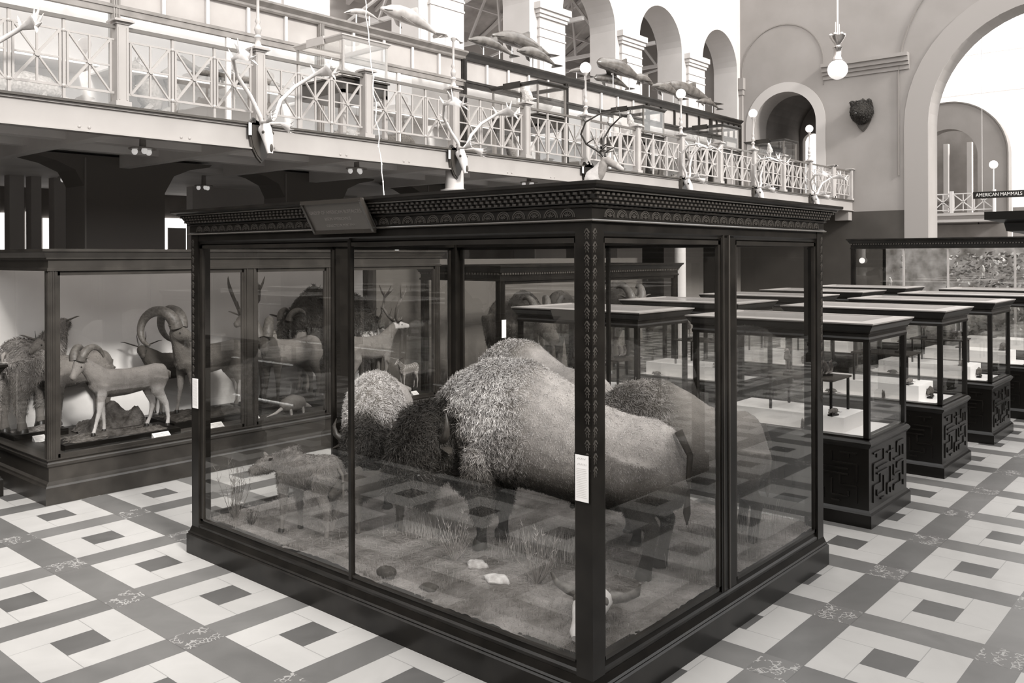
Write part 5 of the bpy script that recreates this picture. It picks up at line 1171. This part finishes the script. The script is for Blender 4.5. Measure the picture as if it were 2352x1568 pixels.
po = [((12.25, 14.7, 8.0), (14.0, 14.7, 7.72), 'large pale porpoise cast on the cabinet top, upper left', .22, skinl), ((11.3, 14.75, 7.72), (12.3, 14.75, 7.72), 'small pale porpoise lying left of the large white one', .13, skinl), ((13.85, 14.6, 7.66), (14.6, 14.6, 7.66), 'little porpoise lying beside the second lamp globe', .14, skinl),
      ((14.85, 14.6, 7.80), (16.5, 14.6, 7.66), 'grey porpoise lying below the leaping finned one', .17, None), ((15.85, 14.75, 8.12), (18.2, 14.75, 7.98), 'leaping porpoise with tall fin and long tail, centre of the cabinet row', .18, None), ((16.5, 14.5, 7.82), (18.1, 14.5, 7.66), 'dark porpoise with pale belly just right of the pair', .20, None),
      ((18.75, 14.6, 7.66), (19.8, 14.6, 7.66), 'small dark porpoise left of the stub-nosed whale', .13, None), ((19.95, 14.5, 8.10), (22.5, 14.6, 7.90), 'dark stub-nosed whale cast with blunt head, above the deer antlers', .19, None), ((20.2, 14.8, 7.74), (22.0, 14.8, 7.66), 'dark porpoise under the stub-nosed whale', .17, None),
      ((21.9, 14.6, 8.0), (23.2, 14.6, 7.8), 'short thick porpoise behind the tail of the stub-nosed whale', .22, None), ((22.8, 14.5, 7.86), (24.8, 14.6, 7.70), 'long dark porpoise left of the third lamp globe', .17, None), ((23.7, 14.7, 8.06), (27.0, 14.6, 7.82), 'longest dark porpoise behind the third lamp globe', .15, None), ((25.5, 14.5, 7.74), (27.1, 14.5, 7.66), 'last porpoise lying at the right end of the cabinet row', .14, None)]
for a, b, lb, R, m in po: porpoise(a, b, lb, R, m, dorsal=0 if 'small' in lb or 'little' in lb or 'stub' in lb and 0 else 1, beak=0 if 'stub' in lb else 1)

# ------------------------------------------------------------------ trophies on the gallery front
def shield(t, m=None, k=1.0):
    P = [(-.14, .30), (-.06, .27), (0, .33), (.06, .27), (.14, .30), (.19, .22), (.20, .05), (.16, -.14), (.08, -.28), (0, -.36), (-.08, -.28), (-.16, -.14), (-.20, .05), (-.19, .22)]
    P = [(a*k, b*k) for a, b in P]
    MB().prism(P, 1, -.045, 0).prism([(a*.88, b*.9) for a, b in P], 1, -.06, -.045).build('shield', m or mat('shield_wood', .045, .3, .5), t)
def antler_mount(x, label, V=0, k=1.0, col=None):
    t = thing('caribou_skull_mount', label, 'antler mount', (x, YG-.01, 4.50), 0, 'antlered skulls hung along the gallery front'); shield(t, None, k)
    bm = col or bone
    MB().tube([(0, -.07, .12), (0, -.13, .14), (0, -.20, .02), (0, -.25, -.14), (0, -.27, -.24)], [(.06, .06), (.105, .095), (.09, .08), (.065, .055), (.045, .03)], 12).build('skull', bm, t, True)
    MB().ell((0, -.305, -.16), (.022, .03, .06), 10, 7).build('nose_cavity', mat('socket_shadow_bone', .08), t, True)
    for s in (-1, 1): MB().ell((s*.080, -.215, .07), (.02, .025, .025), 8, 6).build('eye_socket', mat('socket_shadow_bone', .08), t, True)
    r = random.Random(V+3)
    for s in (-1, 1):
        a = MB(); o = (.10, .0, -.1, .05, .12, 0, .08)[V % 7]
        sx = s*(.75 if V in (3, 4) else 1.0)
        bp = [(s*.05, -.14, .20), (s*.12, -.20, .30), (s*.25*1, -.16, .48+o), (sx*.48, -.20, .72+o), (sx*.68, -.42, .90+o), (sx*.72, -.68, .93+o), (sx*.68, -.86, .84+o)]
        if V in (3, 4): bp = [(s*.05, -.14, .20), (s*.10, -.16, .32), (s*.18, -.10, .55), (s*.26, -.14, .82), (s*.28, -.34, 1.00), (s*.27, -.62, 1.02), (s*.25, -.88, .90)]
        a.tube(bp, [.036, .034, .031, .029, .028, (.02, .085), (.010, .05)], 8)
        # palm and tines
        for j, (q, dv) in enumerate(((4, (0, .12, .16)), (5, (s*.04, .10, .18)), (5, (s*.06, -.02, .20)), (6, (s*.04, -.10, .14)), (6, (0, -.16, .02)), (6, (-s*.04, -.12, -.10)))):
            p = Vector(bp[q]); a.tube([p, p+Vector(dv)*.6, p+Vector(dv)], [.024, .015, .004], 6)
        # brow tine with a toothed shovel
        b0 = Vector((s*.07, -.17, .22)); a.tube([b0, b0+Vector((s*.05, -.20, -.02)), b0+Vector((s*.08, -.38, -.10 if s > 0 else .04))], [(.02, .02), (.018, .022), (.014, .085)], 7)
        for j in range(4): p = b0+Vector((s*.08, -.38, (-.10 if s > 0 else .04)-.06+.04*j)); a.tube([p, p+Vector((0, -.10, .02*j-.03))], [.010, .003], 5)
        p = Vector(bp[3]); a.tube([p, p+Vector((s*.03, .10, .08))], [.014, .003], 5)
        a.build('antler', bm, t, True)
    return t
antler_mount(3.13, 'curved antlers and skull at the far left of the gallery front', 1)
antler_mount(7.17, 'skull with broad palmate antlers on dark shield, leftmost over the ram case', 0)
antler_mount(11.21, 'skull and slender antlers on a shield above the white column', 5, .95)
antler_mount(19.29, 'upright pair of antlers hooked forward, right of the deer head', 3, .9)
antler_mount(23.33, 'antlered skull under the left side of the arched doorway', 4, .9)
antler_mount(27.37, 'antlered skull nearest the back wall', 2, .85)
# deer head mount
t = thing('caribou_head_mount', 'stuffed caribou head with long dark antlers above the corner of the bison case', 'mounted head', (15.25, YG-.01, 4.5)); shield(t, woodB, 1.0)
m = MB(); m.tube([(0, .0, -.10), (0, -.14, -.08), (.02, -.30, .08), (.05, -.42, .26), (.06, -.46, .33)], [(.17, .22), (.17, .22), (.13, .16), (.10, .11), (.06, .06)], 14)
m.tube([(.04, -.38, .33), (.08, -.50, .30), (.16, -.64, .20), (.22, -.76, .12), (.24, -.80, .10)], [.07, .10, .075, .055, .03], 14)
me = remesh(m, .012, 3); tones(me, lambda x, y, z: .50 if y > -.36 else (.22 if y > -.7 else .32)); me.materials.append(hide); b = bpy.data.objects.new('head', me); C.objects.link(b); b.parent = t
for s in (-1, 1):
    MB().tube([(.05+s*.06, -.40, .38), (.05+s*.13, -.38, .43), (.05+s*.19, -.36, .44)], [(.02, .01), (.04, .012), (.005, .004)], 8).build('ear', mat('ear_caribou', .25, .8), t, True)
    MB().ell((.10+s*.07, -.54, .31), (.016,)*3, 8, 6).build('eye', eye_m, t, True)
    a = MB(); bp = [(.05+s*.04, -.42, .40), (.05+s*.10, -.36, .50), (s*.30, -.20, .66), (s*.42, -.15, .86), (s*.46, -.30, 1.10), (s*.36, -.62, 1.26), (s*.26, -.95, 1.30)]
    a.tube(bp, [.028, .026, .024, .022, .02, .016, .004], 8)
    for q, dv in ((1, (s*.02, -.25, .02)), (1, (s*.06, -.3, .14)), (2, (0, -.22, .10)), (4, (0, .10, .14)), (5, (0, .02, .16)), (6, (0, -.02, .10)), (6, (s*.05, -.12, -.04))):
        p = Vector(bp[q]); dv = Vector(dv); a.tube([p, p+dv*.6, p+dv], [.016, .012, .003], 6)
    a.build('antler', mat('dark_antler', .03, .4, .4), t, True)
card((15.02, YG-.06, 4.62), (1, 0, 0), .06, .15, 'small white ticket beside the mounted caribou head')
card((11.0, YG-.07, 4.60), (1, 0, 0), .05, .16, 'small white ticket on the shield above the column')
card((6.97, YG-.07, 4.62), (1, 0, 0), .05, .18, 'small white ticket on the shield of the palmate antlers')
tag(MB().box(2.95, 3.15, YG-.02, YG+.0, ZD+.02, ZD+.14).build('blank_ticket', paper), 'blank white ticket at the gallery edge, far left', 'label')
# boar / bear head on the back wall
t = thing('bear_head_mount', 'dark furry animal head on a shield on the grey back wall', 'mounted head', (XW-.02, 11.0, 7.75), -pi/2)
shield(t, mat('shield_wood', .045), 1.75)
m = MB().tube([(0, -.05, .05), (0, -.25, .08), (.02, -.45, .08), (.05, -.7, -.02), (.06, -.85, -.08)], [(.40, .42), (.38, .40), (.30, .32), (.18, .17), (.11, .10)], 16)
for s in (-1, 1): m.tube([(s*.26, -.25, .36), (s*.34, -.28, .46)], [.10, .07], 8)
me = remesh(m, .03, 3); tones(me, lambda x, y, z: .022); me.materials.append(hide); b = bpy.data.objects.new('head', me); C.objects.link(b); b.parent = t
fur(me, 5000, lambda P: np.full(len(P), .07), lambda P: np.full(len(P), .025), 'shaggy_fur', t, .012, 2, 8)
MB().ell((.06, -.92, -.08), (.05, .04, .04), 8, 6).build('nose', eye_m, t, True)

# ------------------------------------------------------------------ pendant lamps, sign, wire, ceiling fittings
def pendant(loc, S, label, top=14.5, first=None):
    t = thing('pendant_globe_lamp', label, 'lamp', loc, 0, 'hanging globe lamps')
    MB().ell((0, 0, 0), (.2*S, .2*S, .2*S), 28, 18).build('globe', globe_m, t, True)
    MB().lathe([(.10*S, .17*S), (.11*S, .20*S), (.085*S, .24*S), (.075*S, .30*S), (.08*S, .42*S), (.10*S, .45*S), (.06*S, .47*S), (.06*S, .52*S), (.13*S, .62*S), (.16*S, .68*S), (.08*S, .70*S), (.03*S, .72*S)], n=20).build('brass_fitter', brass, t, True)
    m = MB()
    for k in range(6): m.ell((.13*S*cos(k*pi/3), .13*S*sin(k*pi/3), .70*S), (.04*S,)*3, 8, 6)
    m.build('fitter_balls', brass, t, True)
    m = MB().tube([(0, 0, .7*S), (0, 0, top-loc[2])], .018*S, 8)
    for s in (-1, 1): m.tube([(s*.11*S, 0, .66*S), (s*.10*S, 0, .95*S)], .008*S, 5)
    m.build('stem', steel, t); return t
pendant((17.52, 6.716, 6.537), 1.0, 'large hanging globe lamp with brass fitter in front of the back wall')
def at(u, v, w):
    d = _fw+_r*((u-1223.4)/1993)-_u*((v-588.5)/1993); return tuple(Vector((0, 0, HC))+d*w)
pendant((35.0, 10.37, 7.45), .95, 'hanging globe lamp framed by the great arch, lower of two', 13)
pendant((41.6, 13.25, 9.6), .95, 'hanging globe lamp higher in the great arch, farther of two', 14.4)
t = thing('rotunda_lamp', 'globe lamp on a thin pole above the far balcony', 'lamp', (43.8, 9.62, 4.72)); MB().tube([(0, 0, 0), (0, 0, 2.0)], .03, 8).build('pole', steel, t); MB().ell((0, 0, 2.15), (.19,)*3, 16, 10).build('globe', globe_m, t, True)
t = thing('balcony_railing', 'pale crossed railing of the far balcony beyond the arch', 'railing', (43.9, 11.5, 4.72)); m = MB()
for k in range(5):
    y0, y1 = 9.6+.88*k, 9.6+.88*(k+1); x = 43.88
    for y in (y0+.04, y1-.04, (y0+y1)/2): m.bar((x, y, 4.8), (x, y, 5.62), .035)
    for z in (4.86, 5.62): m.bar((x, y0, z), (x, y1, z), .05)
    m.bar((x, y0, 4.86), (x, y1, 5.62), .045); m.bar((x, y1, 4.86), (x, y0, 5.62), .045)
part(t, 'rail_panels', m, steel); part(t, 'post', MB().box(43.82, 43.96, 11.35, 11.5, 4.72, 5.75), steel); part(t, 'post', MB().box(43.82, 43.96, 9.55, 9.68, 4.72, 5.75), steel)
quad('balcony_goat', 'horned animal standing on the far balcony', 'goat', (44.4, 12.0, 4.72), radians(80), .75, (.2, .2, .25), horns=('spike', .6))
t = thing('hanging_sign', 'dark hanging board lettered American Mammals in the great arch', 'sign', (36.0, 7.2, 5.0))
part(t, 'board', MB().box(36.0, 36.05, 5.9, 8.61, 4.885, 5.14), mat('sign_black', .02, .5, .3)); part(t, 'border', MB().box(35.99, 36.0, 5.9, 8.61, 5.125, 5.14).box(35.99, 36.0, 5.9, 8.61, 4.885, 4.90), mat('sign_black2', .05, .5, .3))
text('lettering', 'AMERICAN MAMMALS', .185, mat('sign_white', .85, .5, .2, emit=.0), t, frame_mtx((35.985, 7.73, 5.012), (0, -1, 0), (0, 0, 1)), .006, .86)
part(t, 'hanging_rods', MB().tube([(36.02, 8.3, 5.14), (36.02, 8.3, 14)], .01, 6).tube([(36.02, 6.3, 5.14), (36.02, 6.3, 14)], .01, 6), steel)
# wire down to the top of the bison case
p0, p1 = Vector((6.35, 7.55, 3.2)), Vector((6.1, 8.1, 9.0))
m = MB(); pts = []
for k in range(60):
    f = k/59; p = p0.lerp(p1, f); pts.append(p+Vector((.012*sin(k*2.1), .012*cos(k*1.7), 0))); 
m.tube(pts, .006, 5)
for k in range(0, 59, 2): m.ell(tuple(pts[k]), (.010, .010, .014), 6, 4)
o = m.build('hanging_wire', mat('twisted_cord', .6, .5, .3)); tag(o, 'knotted cord hanging down onto the roof of the bison case', 'cord')
o = MB().add([(6.3, 6.2, 3.19), (7.2, 6.2, 3.19), (7.2, 7.5, 3.19), (6.3, 7.5, 3.19), (6.5, 6.5, 3.30), (7.0, 6.5, 3.30), (7.0, 7.2, 3.30), (6.5, 7.2, 3.30)], [(0, 3, 2, 1), (4, 5, 6, 7), (0, 1, 5, 4), (1, 2, 6, 5), (2, 3, 7, 6), (3, 0, 4, 7)]).build('cloth_bundle', mat('dust_cloth', .5, .9, .1)); tag(o, 'pale folded dust cloth lying on the roof of the bison case', 'cloth')
def bulbs(x, y, label, z=4.34):
    t = thing('bulb_cluster', label, 'lamp', (x, y, z), 0, 'bulb clusters under the gallery'); MB().lathe([(.19, -.03), (.19, -.01), (.05, .0), (.04, 4.6-z)], n=20).build('backplate', mat('reflector_plate', .3, .3, .5), t)
    for k in range(3):
        a = 2*pi*k/3+.3; MB().ell((.11*cos(a), .11*sin(a), -.06), (.042, .042, .05), 12, 8).build('bulb', bulb_m, t, True); MB().tube([(.11*cos(a), .11*sin(a), -.0), (.11*cos(a), .11*sin(a), -.03)], .02, 8).build('socket', brass, t)
bulbs(5.9, 12.4, 'bulb cluster on the soffit at upper left, above the ram case'); bulbs(9.75, 12.4, 'bulb cluster on the soffit left of the white column'); bulbs(14.0, 12.0, 'bulb cluster on the soffit just left of the case corner')
bulbs(6.9, 17.5, 'dim bulb cluster in the dark range between the piers', 4.3); bulbs(9.6, 17.4, 'bulb cluster behind the great dark pier', 4.3)
# doorway passage on the gallery
struct('wall_passage', archwall(1, 16.9, 17.1, XW+1, 40, ZD, 12, []), darkw)
m = MB()
for k in range(16):
    a0, a1 = pi*k/16, pi*(k+1)/16
    m.prism([(13.95+1.5*cos(a0), 7.9+1.5*sin(a0)), (13.95+1.5*cos(a1), 7.9+1.5*sin(a1)), (13.95+1.6*cos(a1), 7.9+1.6*sin(a1)), (13.95+1.6*cos(a0), 7.9+1.6*sin(a0))], 0, XW+1, 36)
for s in (-1, 1): y = 13.95+s*1.55; m.box(XW+1, 36, y-.05, y+.05, ZD, 7.9)
struct('ceiling_passage_vault', m, darkw)
m = archwall(0, 36, 36.3, 12.2, 15.7, ZD, 10.5, [(14.95, .38, ZD+.1, 7.6)]); struct('wall_passage_end', m, darkw)
struct('ceiling_beam', MB().box(34, 46, 9.5, 14, 14.4, 14.7).box(17.3, 17.7, 6.4, 7.0, 14.5, 14.7).box(34.9, 36.1, 5.5, 11, 13, 13.2), wallm)
struct('floor_passage', MB().box(XW, 37, 12, 16, 4.5, ZD), darkw)
struct('window_2', MB().box(36.4, 36.45, 14.3, 15.6, ZD, 9), mat('daylit_window', .9))
# underside of the back-wall end of the gallery
struct('gallery_end_bracket', MB().box(XW-.35, XW, YG+.02, YG+.5, 4.0, 4.34), wallm)
